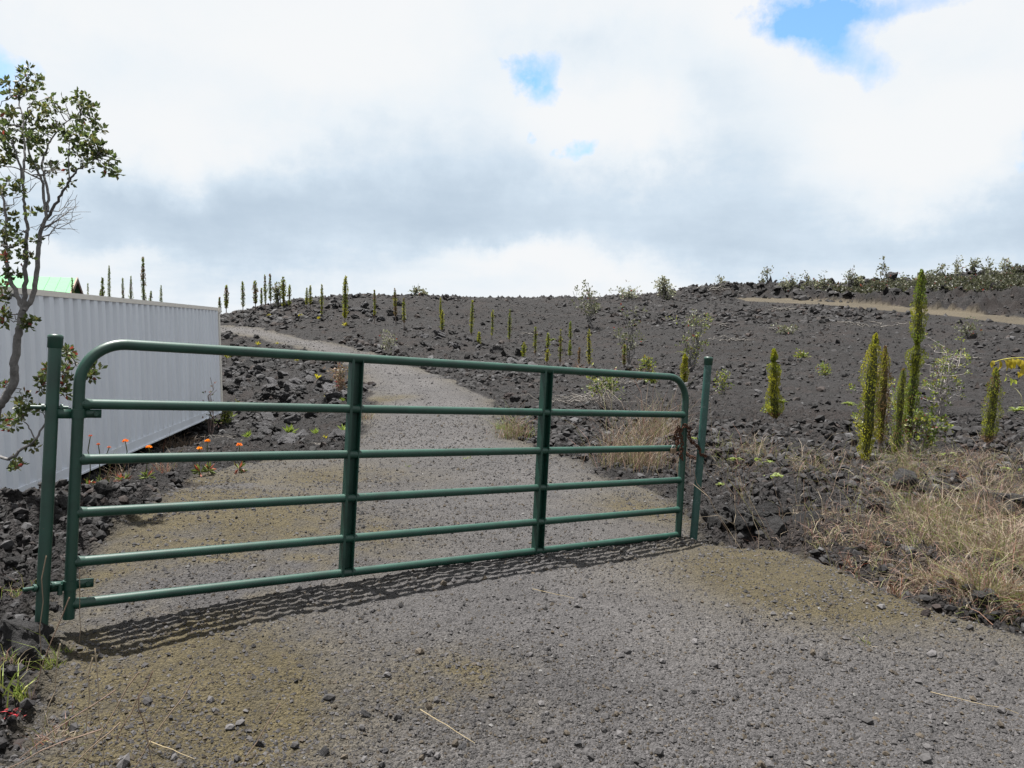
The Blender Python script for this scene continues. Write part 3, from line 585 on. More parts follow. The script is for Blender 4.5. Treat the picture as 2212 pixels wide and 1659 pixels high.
# ---------------------------------------------------------------- shipping container
def build_container():
    A = ray(482, 665, 18.4); zt = A[2]; hgt = 2.44; L = 12.19; Wd = 2.44
    B = ray(30, 617, 8.8); d = (B-A)[:2]; d /= np.linalg.norm(d); n = np.array([-d[1], d[0]])
    if n[0] < 0: n = -n                                   # n: outward normal of the long wall that faces us
    e = empty('shipping_container', (A[0], A[1], zt-hgt), 'long white corrugated steel shipping container set low at the left', 'container'); o0 = np.array(e.location)
    tilt = math.radians(2.6)
    def X(a, b, z):                                       # along, outward, up -> local
        return np.array([d[0]*a+n[0]*b, d[1]*a+n[1]*b, z])
    Mx = np.stack([X(1, 0, 0), X(0, 1, 0), X(0, 0, 1)], 1)
    def part(name, mb, mat, par=e, smooth=False): return link(name, mb.mesh(name, smooth), mat, par)
    prof = []; a = .10; pitch = .278
    while a < L-.14-pitch:
        prof += [(a, -.052), (a+.070, -.052), (a+.118, -.006), (a+.230, -.006)]; a += pitch
    def corr(b0, s):
        mb = MB(); V = []; F = []
        for i, (u, b) in enumerate(prof):
            for z in (.155, hgt-.065): V.append(X(u, b0+s*b, z))
        for i in range(len(prof)-1): F.append((2*i, 2*i+2, 2*i+3, 2*i+1))
        mb.add(V, F); return mb
    part('side_wall', corr(0, 1), M_WHITE); part('side_wall', corr(-Wd, -1), M_WHITE)
    for b in (-.03, -Wd+.03):
        mb = MB(); mb.box(X(L/2, b, hgt-.035), (L/2-.17, .032, .035), Mx); part('top_rail', mb, M_TRIM)
        mb = MB(); mb.box(X(L/2, b, .08), (L/2-.17, .03, .075), Mx); mb.box(X(L/2, b+(.012 if b > -1 else -.012), .012), (L/2-.17, .042, .010), Mx); part('bottom_rail', mb, M_WHITE)
    for a in (.06, L-.06):
        for b in (-.06, -Wd+.06):
            mb = MB(); mb.box(X(a, b, hgt/2), (.055, .055, hgt/2-.12), Mx); part('corner_post', mb, M_TRIM)
            for z in (.06, hgt-.055):
                mb = MB(); mb.box(X(a, b, z), (.085, .082, .058), Mx); part('corner_casting', mb, M_TRIM)
    mb = MB(); V = []; F = []
    for i in range(0, 88):
        u = .12+i*(L-.24)/87; z = hgt-.028 + (.012 if (i//2) % 2 else 0)
        V += [X(u, -.06, z), X(u, -Wd+.06, z)]
        if i: F.append((2*i-2, 2*i-1, 2*i+1, 2*i))
    mb.add(V, F); part('roof', mb, M_TRIM)
    for a in (.05, L-.05):
        mb = MB(); mb.box(X(a, -Wd/2, hgt/2), (.02, Wd/2-.12, hgt/2-.09), Mx); part('end_wall', mb, M_WHITE)
    mb = MB(); mb.box(X(L/2, -Wd/2, .13), (L/2-.1, Wd/2-.1, .02), Mx); part('floor', mb, M_GREYM)
    e.rotation_mode = 'AXIS_ANGLE'; e.rotation_axis_angle = (tilt*-1, -d[0]*-1, -d[1]*-1, 0) if False else (math.radians(1.6), d[0], d[1], 0)
build_container()

# ---------------------------------------------------------------- house behind the container
def build_house():
    D = 34.0
    r0 = ray(20, 594, D-.9); r1 = ray(160, 602, D); e1 = ray(196, 636, D-.6); zr = r1[2]
    d = (r1-r0)[:2]; d /= np.linalg.norm(d); n = np.array([d[1], -d[0]])
    if n[1] > 0: n = -n
    gz = zat(r1[0], r1[1]); h = empty('house', (r1[0], r1[1], gz), 'small brown house with green metal roof behind the container', 'house'); o = np.array(h.location)
    half = 2.6; drop = .95; LL = 8.0; zt = zr-gz
    X = lambda a, b, z: np.array([-d[0]*a+n[0]*b, -d[1]*a+n[1]*b, z]); Mx = np.stack([X(1, 0, 0), X(0, 1, 0), X(0, 0, 1)], 1)
    mb = MB(); ht = (zt-drop)/2
    mb.box(X(LL/2+.25, 0, ht-.02), (LL/2-.25, half-.35, ht-.06), Mx); link('wall', mb.mesh('wall'), M_HOUSE, h)
    for a in (.3, LL):
        mb = MB(); mb.add([X(a, -half+.3, zt-drop-.1), X(a, half-.3, zt-drop-.1), X(a, 0, zt-.1), X(a+.12, -half+.3, zt-drop-.1), X(a+.12, half-.3, zt-drop-.1), X(a+.12, 0, zt-.1)], [(0, 1, 2), (3, 5, 4)]); mb.add([X(a, 0, zt-.1), X(a, half-.3, zt-drop-.1), X(a+.12, half-.3, zt-drop-.1), X(a+.12, 0, zt-.1)], [(0, 1, 2, 3)]); link('gable', mb.mesh('gable'), M_HOUSE, h)
    for s in (1, -1):
        mb = MB(); ln = math.hypot(half, drop); sl = X(0, s*half/ln, -drop/ln); up = np.cross(X(1, 0, 0), sl); up = up if up[2] > 0 else -up
        c = X(LL/2, s*half/2, zt-drop/2); MM = np.stack([X(1, 0, 0), sl, up], 1); mb.box(c, (LL/2+.1, ln/2, .03), MM)
        rf = link('roof', mb.mesh('roof'), M_ROOF, h)
        for k in range(20):
            mb = MB(); mb.box(c+X(-LL/2+.1+k*.41, 0, 0)+up*.036, (.02, ln/2, .01), MM); link('roof_seam', mb.mesh('roof_seam'), M_ROOF, rf)
        mb = MB(); mb.box(c+X(-LL/2-.12, 0, 0)-up*.03, (.03, ln/2, .09), MM); link('barge_board', mb.mesh('barge_board'), M_HOUSE, h)
    mb = MB(); mb.box(X(4.2, 1.0, zt+.12), (1.5, .9, .03), Mx); link('solar_panel', mb.mesh('solar_panel'), M_DARKP, h)
build_house()

# ---------------------------------------------------------------- plants
def col_var(base, n, v=.25, alt=None, p=0.0):
    c = np.array(base)[None]*rng.uniform(1-v, 1+v, (n, 1))
    if alt is not None:
        k = rng.random(n) < p; c[k] = np.array(alt)[None]*rng.uniform(1-v, 1+v, (k.sum(), 1))
    return c
GREEN = (.125, .185, .022); YEL = (.28, .265, .022); BROWN = (.17, .105, .045); GREYG = (.075, .08, .05); DARKG = (.03, .045, .014)
def cypress(px, yt, yb, wpx, label, depth=None, g=.5, br=.1, lean=0.0, seed=0, knob=.25, group='columnar cypresses', bare=.06, detail=1.0, gap=None):
    """slim columnar cypress whose foot is seen at (px,yb) and top at yt; wpx is its width in the picture"""
    if depth is None: gx, gy, dep = pick(px, yb)
    else: q = ray(px, yb, depth); gx, gy, dep = q[0], q[1], depth
    z0 = zat(gx, gy); h = ray(px, yt, dep)[2] - z0; r = wpx/2*dep/FOC*(1.26 if dep < 25 else (.95 if dep < 39 else .78))
    lr = np.random.default_rng(seed+100); bare = bare if dep < 25 else float(lr.uniform(.04, .26))
    e = empty('cypress_tree', (gx, gy, z0), label, 'tree', group)
    nt = 12; ts = np.linspace(0, 1, nt); bend = np.cumsum(lr.normal(0, .02, (nt, 2)), 0)*h*.12
    ax = np.stack([bend[:, 0]+(lean+lr.normal(0, .022))*ts*h, bend[:, 1], ts*h], -1)
    axis = lambda t: np.stack([np.interp(t, ts, ax[:, i]) for i in range(3)], -1)
    mb = MB(); mb.tube(axis(np.linspace(-.02, .55, 8)), np.linspace(max(r*.30, .015), max(r*.12, .008), 8), 7, (.11, .09, .08)); mb.build('trunk', M_BARK, e, True)
    kt = np.linspace(0, 1, 10); kr = 1+lr.normal(0, knob, 10)
    def prof(t):
        base = np.clip((t-bare)/.10, 0.05, 1)**.6*np.where(t > .72, np.clip((1.0-t)/.28, 0, 1)**.55, 1)*(.78+.22*np.sin(t*2.4+.4))
        rr = r*base*np.clip(np.interp(t, kt, kr), .45, 1.6)
        if gap is not None: rr = rr*(1-.8*np.exp(-((t-gap)/.03)**2))
        return np.maximum(rr, r*.05)
    mb = MB(); tc = np.linspace(bare, .99, 22)
    mb.tube(axis(tc), prof(tc)*.5, 8, (.04+.03*br, .05, .014))
    near = dep < 25; n = int(np.clip(620*detail*(h/2), 380, 900)) if not near else int(np.clip(3800*h/2*np.clip(r/.1, .7, 1.4), 1800, 9000))
    t = bare+lr.random(n)*(1-bare); th = lr.random(n)*2*PI; ph = lr.uniform(0, 6, 6)
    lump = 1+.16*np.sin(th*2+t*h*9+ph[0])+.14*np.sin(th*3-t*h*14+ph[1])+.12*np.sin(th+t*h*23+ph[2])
    rad = prof(t)*np.sqrt(lr.uniform(.3, 1.05, n))*lump
    Pn = axis(t) + np.stack([np.cos(th)*rad, np.sin(th)*rad, np.zeros(n)], -1)
    D = np.stack([np.cos(th)*.45+lr.normal(0, .3, n), np.sin(th)*.45+lr.normal(0, .3, n), lr.uniform(.5, 1.3, n)], -1)
    sz = np.clip(.0018*dep, .021, .085)*lr.uniform(.7, 1.4, n)*np.clip(r/.11, .65, 1.25)
    clump = np.interp(t*14 % 10, np.arange(11), lr.random(11)); sel = np.clip(g + (clump-.5)*.9 + lr.normal(0, .12, n), 0, 1)[:, None]
    c = np.array(GREEN)*(1-sel)+np.array(YEL)*sel; bb = (np.clip(clump*1.1, .2, 1)*lr.uniform(.55, 1.45, n) < br*1.1 + .5*np.exp(-(t-bare)/.05))[:, None]; c = np.where(bb, np.array(BROWN), c)*lr.uniform(.8, 1.2, (n, 1))
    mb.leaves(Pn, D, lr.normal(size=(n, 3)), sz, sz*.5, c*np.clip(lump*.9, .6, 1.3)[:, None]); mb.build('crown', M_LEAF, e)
    return e
ORD = ['first', 'second', 'third', 'fourth', 'fifth', 'sixth', 'seventh', 'eighth', 'ninth', 'tenth', 'eleventh', 'twelfth', 'thirteenth', 'fourteenth', 'fifteenth', 'sixteenth']
def build_cypresses():
    # behind the container, feet hidden
    for i, (px, yt, w, dp) in enumerate(((159,601,9,32),(189,613,5,32.5),(215,627,7,46),(223,602,10,46),(236,575,7,47),(265.6,602,7,47),(282.5,598,7,48),(311,557,10,45),(325,630,8,46),(349,618,7,46),(475,643,8,44))):
        cypress(px, yt, 705, w, f'dark thin cypress rising behind the white container, {ORD[i]} from the left', dp, .15, .25, 0, i, .22, 'cypresses behind the container', detail=.7)
    row = [(488.8,618,679,10,.3,.3),(525,610,677,9,.3,.25),(552,608,671,11,.4,.3),(565,623,667,7,.2,.3),(574,595,674,8,.25,.35),(585.6,593,667,8,.25,.3),(612,600,665,11,.35,.3),(625,616,662,8,.3,.25)]
    for i, (px, a, b, w, g, br) in enumerate(row):
        cypress(px, a, b, w, f'dark cypress on the left mound, {ORD[i]} from the container', None, g, br, 0, 20+i, .22, 'cypresses on the left mound', detail=.8)
    row = [(662,623,666,7,.5,.2),(670,618,668,8,.7,.15),(695,615,683,7,.5,.2),(744.5,598,701,10,.5,.15),(809,627,702,6,.4,.3),(855,624,697,9,.4,.6),(873,645,713,7,.45,.2),(952,645,706,6,.7,.1),(955,671,724,8,.5,.1),(1018,650,723,8,.5,.15)]
    for i, (px, a, b, w, g, br) in enumerate(row):
        cypress(px, a, b, w, f'slim cypress on the slope above the driveway bend, {ORD[i]} from the left', None, g, br, 0, 40+i, .22, 'cypresses above the driveway bend')
    row = [(1034,718,749,9,.5,.1),(1062,670,735,6,.5,.15),(1100,669,739,7,.5,.15),(1130,740,783,10,.5,.15),(1156,706,767,9,.4,.25),(1183,720,757,8,.6,.1),(1181,755,788,9,.8,.2),(1209.6,712,790,8,.4,.4),(1232,695,740,7,.3,.1),(1231,736,775,8,.3,.1),(1250,751,794,6,.3,.95),(1273,712,788,11,.9,.15),(1348,744,794,10,.4,.3),(1478,766,829,11,.7,.2)]
    for i, (px, a, b, w, g, br) in enumerate(row):
        lab = f'young cypress low on the slope behind the gate, {ORD[i]} from the left' if br < .9 else 'dead brown young cypress low on the slope behind the gate'
        cypress(px, a, b, w, lab, None, g, br, 0, 60+i, .2, 'young cypresses low on the slope')
    for i, (px, a, b, w, g, br, ln, gp, lab) in enumerate(((1675.5,755,913,21,.55,.12,-.0,.83,'lone yellow green cypress right of the right gate post'),(1863,721,1033,32,.75,.12,.04,None,'broad yellow green cypress, leftmost of the cluster at right'),(1900,748,982,24,.75,.62,.0,None,'rusty brown cypress, second in the cluster at right'),
        (1935,796,1005,23,.4,.2,.01,None,'short green cypress in the middle of the cluster at right'),(1961,585,988,29,.45,.12,.035,.60,'tallest cypress at right, knobbly and breaking the skyline'),(2133,794,971,24,.6,.2,.045,None,'cypress at the right edge behind the yellow leaves'))):
        cypress(px, a, b, w, lab, None, g, br, ln, 90+i, .3 if i == 4 else .16, 'big cypresses at right', .08, 2.2, gp)
build_cypresses()

BARKC = (.115, .11, .108)
def rosette(mb, c, rad, n, lsize, cols, p_red=.06):
    D = rng.normal(size=(n, 3)); D[:, 2] += .5; D /= np.linalg.norm(D, axis=1)[:, None]
    col = cols[rng.integers(0, len(cols), n)]*rng.uniform(.7, 1.3, (n, 1)); k = rng.random(n) < p_red; col[k] = np.array((.16, .035, .025))
    mb.leaves(c+D*rad*rng.uniform(.1, .6, (n, 1)), D, rng.normal(size=(n, 3)), lsize*rng.uniform(.7, 1.25, n), lsize*.6*rng.uniform(.8, 1.2, n), col, .1)
def curve(a, b, n=6, sag=0.0, wob=.04):
    t = np.linspace(0, 1, n)[:, None]; L = np.linalg.norm(b-a); w = rng.normal(0, wob*L, (n, 3)); w[0] = w[-1] = 0
    return a+(b-a)*t + np.array([0, 0, 1])*np.sin(t*PI)*sag*L + w
OHIA = np.array([(.060, .085, .024), (.08, .105, .032), (.045, .065, .02), (.10, .10, .03)])
def build_big_tree():
    c1 = lambda p: (p[0]*.2604, 108+p[1]*.2604); c2 = lambda p: (p[0]*.2604, 540+p[1]*.2604)
    D0 = 6.3
    def W(p, dd=0.0): return ray(p[0], p[1], D0+dd)
    base = np.array([*W((-35, 1010))[:2], 0]); base[2] = zat(base[0], base[1])-.05
    e = empty('ohia_tree', tuple(base), 'grey barked tree with leaf clusters at the left edge in front of the container', 'tree'); o0 = base
    tr = MB(); tw = MB(); lf = MB()
    # main stems: points in the two enlarged crops, depth offset, start and end radius
    stems = [([base]+[W(c2(p)) for p in ((-40,1330),(30,1250),(120,1110),(115,950),(140,780),(165,640),(190,500))], .058, .044),
     ([W(c2(p), .02*i) for i, p in enumerate(((190,500),(140,380),(75,230),(45,60),(40,-60)))]+[W(c1(p), .1+.04*i) for i, p in enumerate(((45,1480),(50,1360),(20,1200),(-20,1050)))], .030, .012),
     ([W(c2(p), -.03*i) for i, p in enumerate(((195,490),(205,330),(212,120),(215,-15)))]+[W(c1(p), -.1-.02*i) for i, p in enumerate(((235,1500),(208,1350),(195,1200),(182,1000),(140,890),(100,760)))], .030, .010),
     ([W(c1(p), -.2+.05*i) for i, p in enumerate(((190,1100),(205,900),(200,780),(190,560),(165,440),(120,360)))], .016, .006),
     ([W(c2(p), .03*i) for i, p in enumerate(((200,500),(265,410),(300,220),(325,-20)))]+[W(c1(p), .12+.02*i) for i, p in enumerate(((330,1520),(385,1400),(370,1300),(358,1100),(305,1000),(240,850),(205,650),(230,480)))], .034, .007),
     ([W(c1(p), .15-.06*i) for i, p in enumerate(((385,1400),(470,1260),(540,1150),(600,1050),(650,990),(760,930),(830,850)))], .019, .006),
     ([W(c1(p), .16+.05*i) for i, p in enumerate(((395,1340),(402,1200),(370,1050),(345,950),(380,820),(440,720),(500,630),(590,570),(690,530)))], .018, .006),
     ([W(c1(p), .1) for p in ((360,1090),(200,1000),(90,970),(-40,940))], .010, .006), ([W(c1(p), -.1) for p in ((570,1090),(570,900),(575,780),(600,690))], .008, .004),
     ([base+np.array((.1, -.1, .55))]+[W(c2(p), -.5) for p in ((60,1760),(190,1650),(290,1590),(350,1480),(440,1330),(480,1180))], .020, .006), ([W(c2(p), -.5) for p in ((480,1200),(530,1100),(560,980),(640,960),(760,990))], .007, .003),
     ([W(c2(p), -.4) for p in ((290,1570),(230,1460),(190,1380),(110,1430))], .008, .004)]
    nodes = []
    for P, ra, rb in stems:
        P = np.array(P); t = np.linspace(0, len(P)-1, len(P)*4); k = np.arange(len(P))
        Q = np.stack([np.interp(t, k, P[:, i]) for i in range(3)], -1)
        for _ in range(2): Q[1:-1] = (Q[:-2]+2*Q[1:-1]+Q[2:])/4
        Q[1:-1] += rng.normal(0, .004, Q[1:-1].shape)
        tr.tube(Q, np.linspace(ra*.66, rb*.6, len(Q)), 8, np.array(BARKC)*rng.uniform(.75, 1.25)); nodes += list(Q[2:])
    nodes = np.array(nodes)
    K1 = ((60,280),(70,360),(165,180),(285,190),(180,240),(300,270),(180,310),(300,340),(230,340),(190,400),(280,420),(390,410),(420,460),(300,480),(240,540),(405,530),(650,380),(700,420),(760,470),(640,440),(550,440),(530,510),(600,550),(720,510),(790,580),(670,580),(770,630),(850,670),(630,650),(660,690),(720,720),(560,680),(380,590),(330,620),(470,590),(440,640),(500,690),(250,560),(180,640),(60,500),(20,550),(110,520),(40,640),(40,700),(20,770),(100,790),(180,690),(260,700),(300,740),(370,700),(370,770),(270,780),(640,790),(690,820),(650,860),(670,910),(780,740),(780,800),(860,790),(760,870),(810,880),(880,870),(900,890),(600,990),(730,970),(850,970),(900,995),(970,1010),(540,840),(530,750),(90,890),(40,890),(250,920),(290,950),(370,880),(430,980),(410,1000),(20,930),(50,1130),(150,1140),(20,1180),(180,1160),(565,1115),(240,1350),(20,1350),(130,1390),(60,1480),(100,1560),(50,1600),(160,1500),(300,1580),(170,1630),(20,1560),(20,620),(60,820),(230,600),(330,680),(680,640),(740,800),(690,460),(130,740),(-30,600),(-40,480),(-60,750),(-50,900),(-40,1100),(-30,1450))
    K2 = ((100,70),(170,50),(230,80),(40,50),(60,180),(110,230),(30,290),(40,380),(60,420),(50,550),(20,600),(70,540),(250,575),(240,610),(220,640),(20,1110),(150,1250),(220,1230),(190,1310),(120,1370),(80,1430),(200,1400),(270,1310),(320,1330),(100,1490),(30,1420),(540,820),(560,900),(590,900),(540,950),(530,1010),(560,1080),(520,1110),(560,1190),(360,1030),(350,1110),(350,1160),(380,980),(770,950),(790,1000),(760,1040),(740,980),(800,1040),(280,1600),(270,1630),(110,40+1760),(130,1800))
    for f, K in ((c1, K1), (c2, K2)):
        for p in K:
            px, py = f(p); near = nodes[np.argsort(np.hypot(*( (lambda q: (q[:, 0]-px, q[:, 1]-py))(project(nodes)))))[:3]]
            a = near[rng.integers(0, 3)]; dep = float(((a-EYEP)@RN)[2]*-1) + rng.normal(0, .10)
            c = ray(px, py, dep); tw.tube(curve(a, c, 6, .05, .05), np.linspace(.0048, .0022, 6), 5, np.array(BARKC)*.9, False)
            for _ in range(2): rosette(lf, c+rng.normal(0, .018, 3), .034, 12, .046, OHIA, .012 if f is c1 else .06)
    # bare twigs on the right side of the crown
    for p in ((480,960),(530,920),(600,1250),(640,1200),(670,1360),(560,1390),(500,1440),(450,1000),(640,1300),(600,1320),(560,1340),(250,1050),(130,1020),(430,930),(350,1430),(60,1250),(300,1100)):
        px, py = c1(p); c = ray(px, py, D0+.1); a = nodes[np.argsort(np.linalg.norm(nodes-c+np.array([.25, 0, .15]), axis=1))[0]]
        Q = curve(a, c, 7, -.08, .05); tw.tube(Q, np.linspace(.005, .0016, 7), 5, (.2, .19, .18), False)
        for k in (2, 3, 4, 5): tw.tube(curve(Q[k], Q[k]+rng.normal(0, .06, 3)+(c-a)*.25, 4), np.linspace(.0025, .001, 4), 4, (.2, .19, .18), False)
    for nm, mb, mt, sm in (('trunk', tr, M_BARK, True), ('twigs', tw, M_BARK, True), ('crown', lf, M_LEAF, False)):
        mb.V = [v-o0 for v in mb.V]; q = link(nm, mb.mesh(nm, sm), mt, e)
        if nm == 'twigs': q['kind'] = 'stuff'
def project(P):
    q = (np.asarray(P)-EYEP)@RN; return np.stack([PW/2+FOC*q[..., 0]/-q[..., 2], PH/2-FOC*q[..., 1]/-q[..., 2]], -1)
build_big_tree()

def shrub(px, py, yt, wpx, label, depth=None, n_st=4, nl=60, cols=OHIA, barkc=BARKC, group=None, dens=1.0, name='ohia_shrub', lean=0.0, cat='shrub', bare=.25, lsz=None):
    """open shrub: stems that fork and carry leaf clusters; foot at (px,py), top at yt, wpx wide in the picture"""
    if depth is None: gx, gy, dep = pick(px, py)
    else: q = ray(px, py, depth); gx, gy, dep = q[0], q[1], depth
    z0 = zat(gx, gy); h = max(ray(px, yt, dep)[2]-z0, .15); w = wpx*dep/FOC
    e = empty(name, (gx, gy, z0), label, cat, group)
    tr = MB(); lf = MB(); ls = lsz or np.clip(.0032*dep, .035, .17)
    for i in range(n_st):
        th = rng.uniform(0, 2*PI); rr = w*.5*math.sqrt(rng.random())*.9
        tip = np.array([math.cos(th)*rr+lean*h, math.sin(th)*rr*.8, h*rng.uniform(.6, 1.0)]); tip = tip if i else np.array([lean*h, 0, h])
        Q = curve(np.zeros(3)-[0, 0, .05], tip, 8, 0, .045); r0 = max(h*.011, .0006*dep)
        tr.tube(Q, np.linspace(r0, r0*.35, 8), 5, np.array(barkc)*rng.uniform(.8, 1.2), False)
        for _ in range(max(3, int(7*dens))):
            k = rng.uniform(bare, 1)*7; b = Q[int(k)]; t2 = b+np.array([rng.normal(0, w*.17), rng.normal(0, w*.17), abs(rng.normal(0, h*.10))])
            tr.tube(curve(b, t2, 4), np.linspace(r0*.35, r0*.18, 4), 4, np.array(barkc), False)
            for _ in range(2): rosette(lf, t2+rng.normal(0, ls*.7, 3), ls*1.0, max(3, int(nl/14)), ls, cols, .03)
    tr.build('trunk', M_BARK, e, True); lf.build('crown', M_LEAF, e)
    return e
PALE = np.array([(.17, .18, .12), (.14, .15, .085), (.20, .20, .13)]); GRG = np.array([(.10, .11, .055), (.13, .13, .08), (.075, .085, .04)]); YG = np.array([(.15, .18, .03), (.19, .19, .03), (.10, .14, .03)])
def build_shrubs():
    shrub(1278,708,606,68,'leggy pale tree breaking the skyline behind the middle of the slope',None,5,70,GRG,dens=1.2,lean=-.18,bare=.35)
    shrub(1359,784,655,66,'tall sparse tree with bare grey trunk on the slope right of centre',None,6,60,GRG,dens=1.1,bare=.35)
    shrub(1358,650,622,62,'pale low shrubs on the crest just above the sparse tree',54,6,60,PALE,dens=.8)
    shrub(1440,648,602,42,'rounded pale shrub on the skyline left of the lava ridge',54,7,80,PALE,dens=1.4,lean=-.15)
    shrub(1496,794,672,82,'wide twiggy yellow green shrub behind the right gate post',None,9,60,np.vstack([YG, GRG]),dens=1.0,bare=.15)
    shrub(601,662,610,22,'feathery grey shrub among the cypresses of the left mound',None,6,60,GRG,dens=1.2)
    shrub(1553,642,592,16,'thin white stemmed sapling on the lava ridge',58,3,30,PALE,(.3,.29,.27),dens=.6)
    shrub(1657,620,579,14,'little round topped tree on the ridge at centre right',60,2,60,GRG,dens=.8,bare=.7); shrub(1647,622,588,9,'thin sapling left of the round topped ridge tree',60,2,40,GRG,dens=.6)
    i = 0
    for px, py, yt, w in ((1690,622,608,18),(1709,622,597,12),(1741,622,595,12),(1765,624,606,20),(1780,624,595,20),(1835,620,579,24),(1857,620,597,18),(1908,606,563,12),(1950,612,597,25),(1985,612,598,20),(2008,610,591,22),(2034,608,574,20),(2068,604,556,16),(2102,604,561,20),(2132,602,560,36),(2165,592,555,30),(2195,604,588,24)):
        shrub(px,py,yt,w,f'grey green skyline shrub on the right ridge, {ORD[i] if i < 16 else "last"} from the left',None if False else 55-(px-1690)*.008,4,50,GRG if i % 3 else PALE,dens=.9,group='skyline shrubs on the right ridge'); i += 1
    for px, py, yt, w, lab in ((2030,897,725,150,'large straggly shrub with grey branches right of the cypress cluster'),(1915,960,830,130,'leafy shrub tangled behind the cypress cluster'),(1990,990,860,90,'low leafy bush at the feet of the tallest cypress')):
        shrub(px,py,yt,w,lab,None,9,90,np.vstack([OHIA*1.3, YG*1.2, YG*1.2]),(.22,.2,.19),dens=1.15,bare=.35,lsz=.05)
    shrub(1302,880,800,95,'thick stemmed shrub with a spread of green leaves behind the top rail',None,11,42,np.vstack([YG, OHIA]),(.2,.17,.15),dens=.6,bare=.6,lsz=.085)
    shrub(1398,800,770,34,'small green plant cluster under the second upright young cypress',None,5,60,YG,dens=1.0,bare=.2)
    shrub(838,765,716,24,'dry white stemmed sapling beside the bend of the driveway',None,6,8,PALE,(.33,.31,.28),dens=.6)
    shrub(735,848,782,38,'dry reddish shrub on the left shoulder behind the gate brace',None,9,20,np.array([(.16,.10,.06),(.12,.10,.05)]),(.22,.16,.12),dens=.8)
    shrub(490,905,870,26,'small green weed at the container corner',18.0,6,60,YG,dens=1.2); shrub(455,910,815,32,'bare pinkish twig plant in front of the container wall',16,4,20,np.array([(.2,.12,.11),(.08,.10,.04)]),(.15,.11,.1),dens=.6)
    shrub(898,645,622,12,'tiny plant on the crest left of centre',51,3,40,GRG); shrub(915,645,630,14,'tiny dry plant on the crest beside the other tiny plant',51,4,20,PALE)
    for k, (px, py, yt, w) in enumerate(((1700,720,703,40),(1782,808,785,28),(2090,730,690,50),(1735,770,760,24),(1560,850,800,26),(1660,890,876,22),(1500,700,676,34),(1410,830,805,26))):
        shrub(px,py,yt,w,('twiggy grey green plant low on the upper slope','bright yellow green weed on the bare lava right of the gate post','straggly yellowing shrub below the upper track at right','small weed on the bare lava above the lone cypress','small green weed behind the right gate post','weed beside the lone cypress','dead grey bush near the top of the slope','red tinged weed low behind the gate')[k],None,5,50,(GRG,YG,GRG,YG,YG,YG,PALE,YG)[k],dens=.9)
    # scrub that clothes the right ridge
    mb = MB(); n = 430; px = rng.uniform(1790, 2212, n)**1.0; py = np.interp(px, (1790, 2212), (630, 628)) + rng.uniform(-18, 24, n)*np.interp(px, (1790, 2000, 2212), (.45, .9, 1.1))
    dp = 54-(px-1790)*.017 - (py-628)*.09
    for a, b, d in zip(px, py, dp):
        q = ray(a, b, d); z = zat(q[0], q[1]); s = rng.uniform(.15, .5)
        for _ in range(3): rosette(mb, np.array([q[0], q[1], z+s*.5])+rng.normal(0, s*.5, 3)*[1, 1, .5], s*.7, 10, .17, np.vstack([GRG*.5, PALE*.4]), .02)
    kind(mb.build('ridge_scrub', M_LEAF), 'stuff', 'grey green scrub clothing the lava ridge beyond the upper track', 'scrub')
build_shrubs()

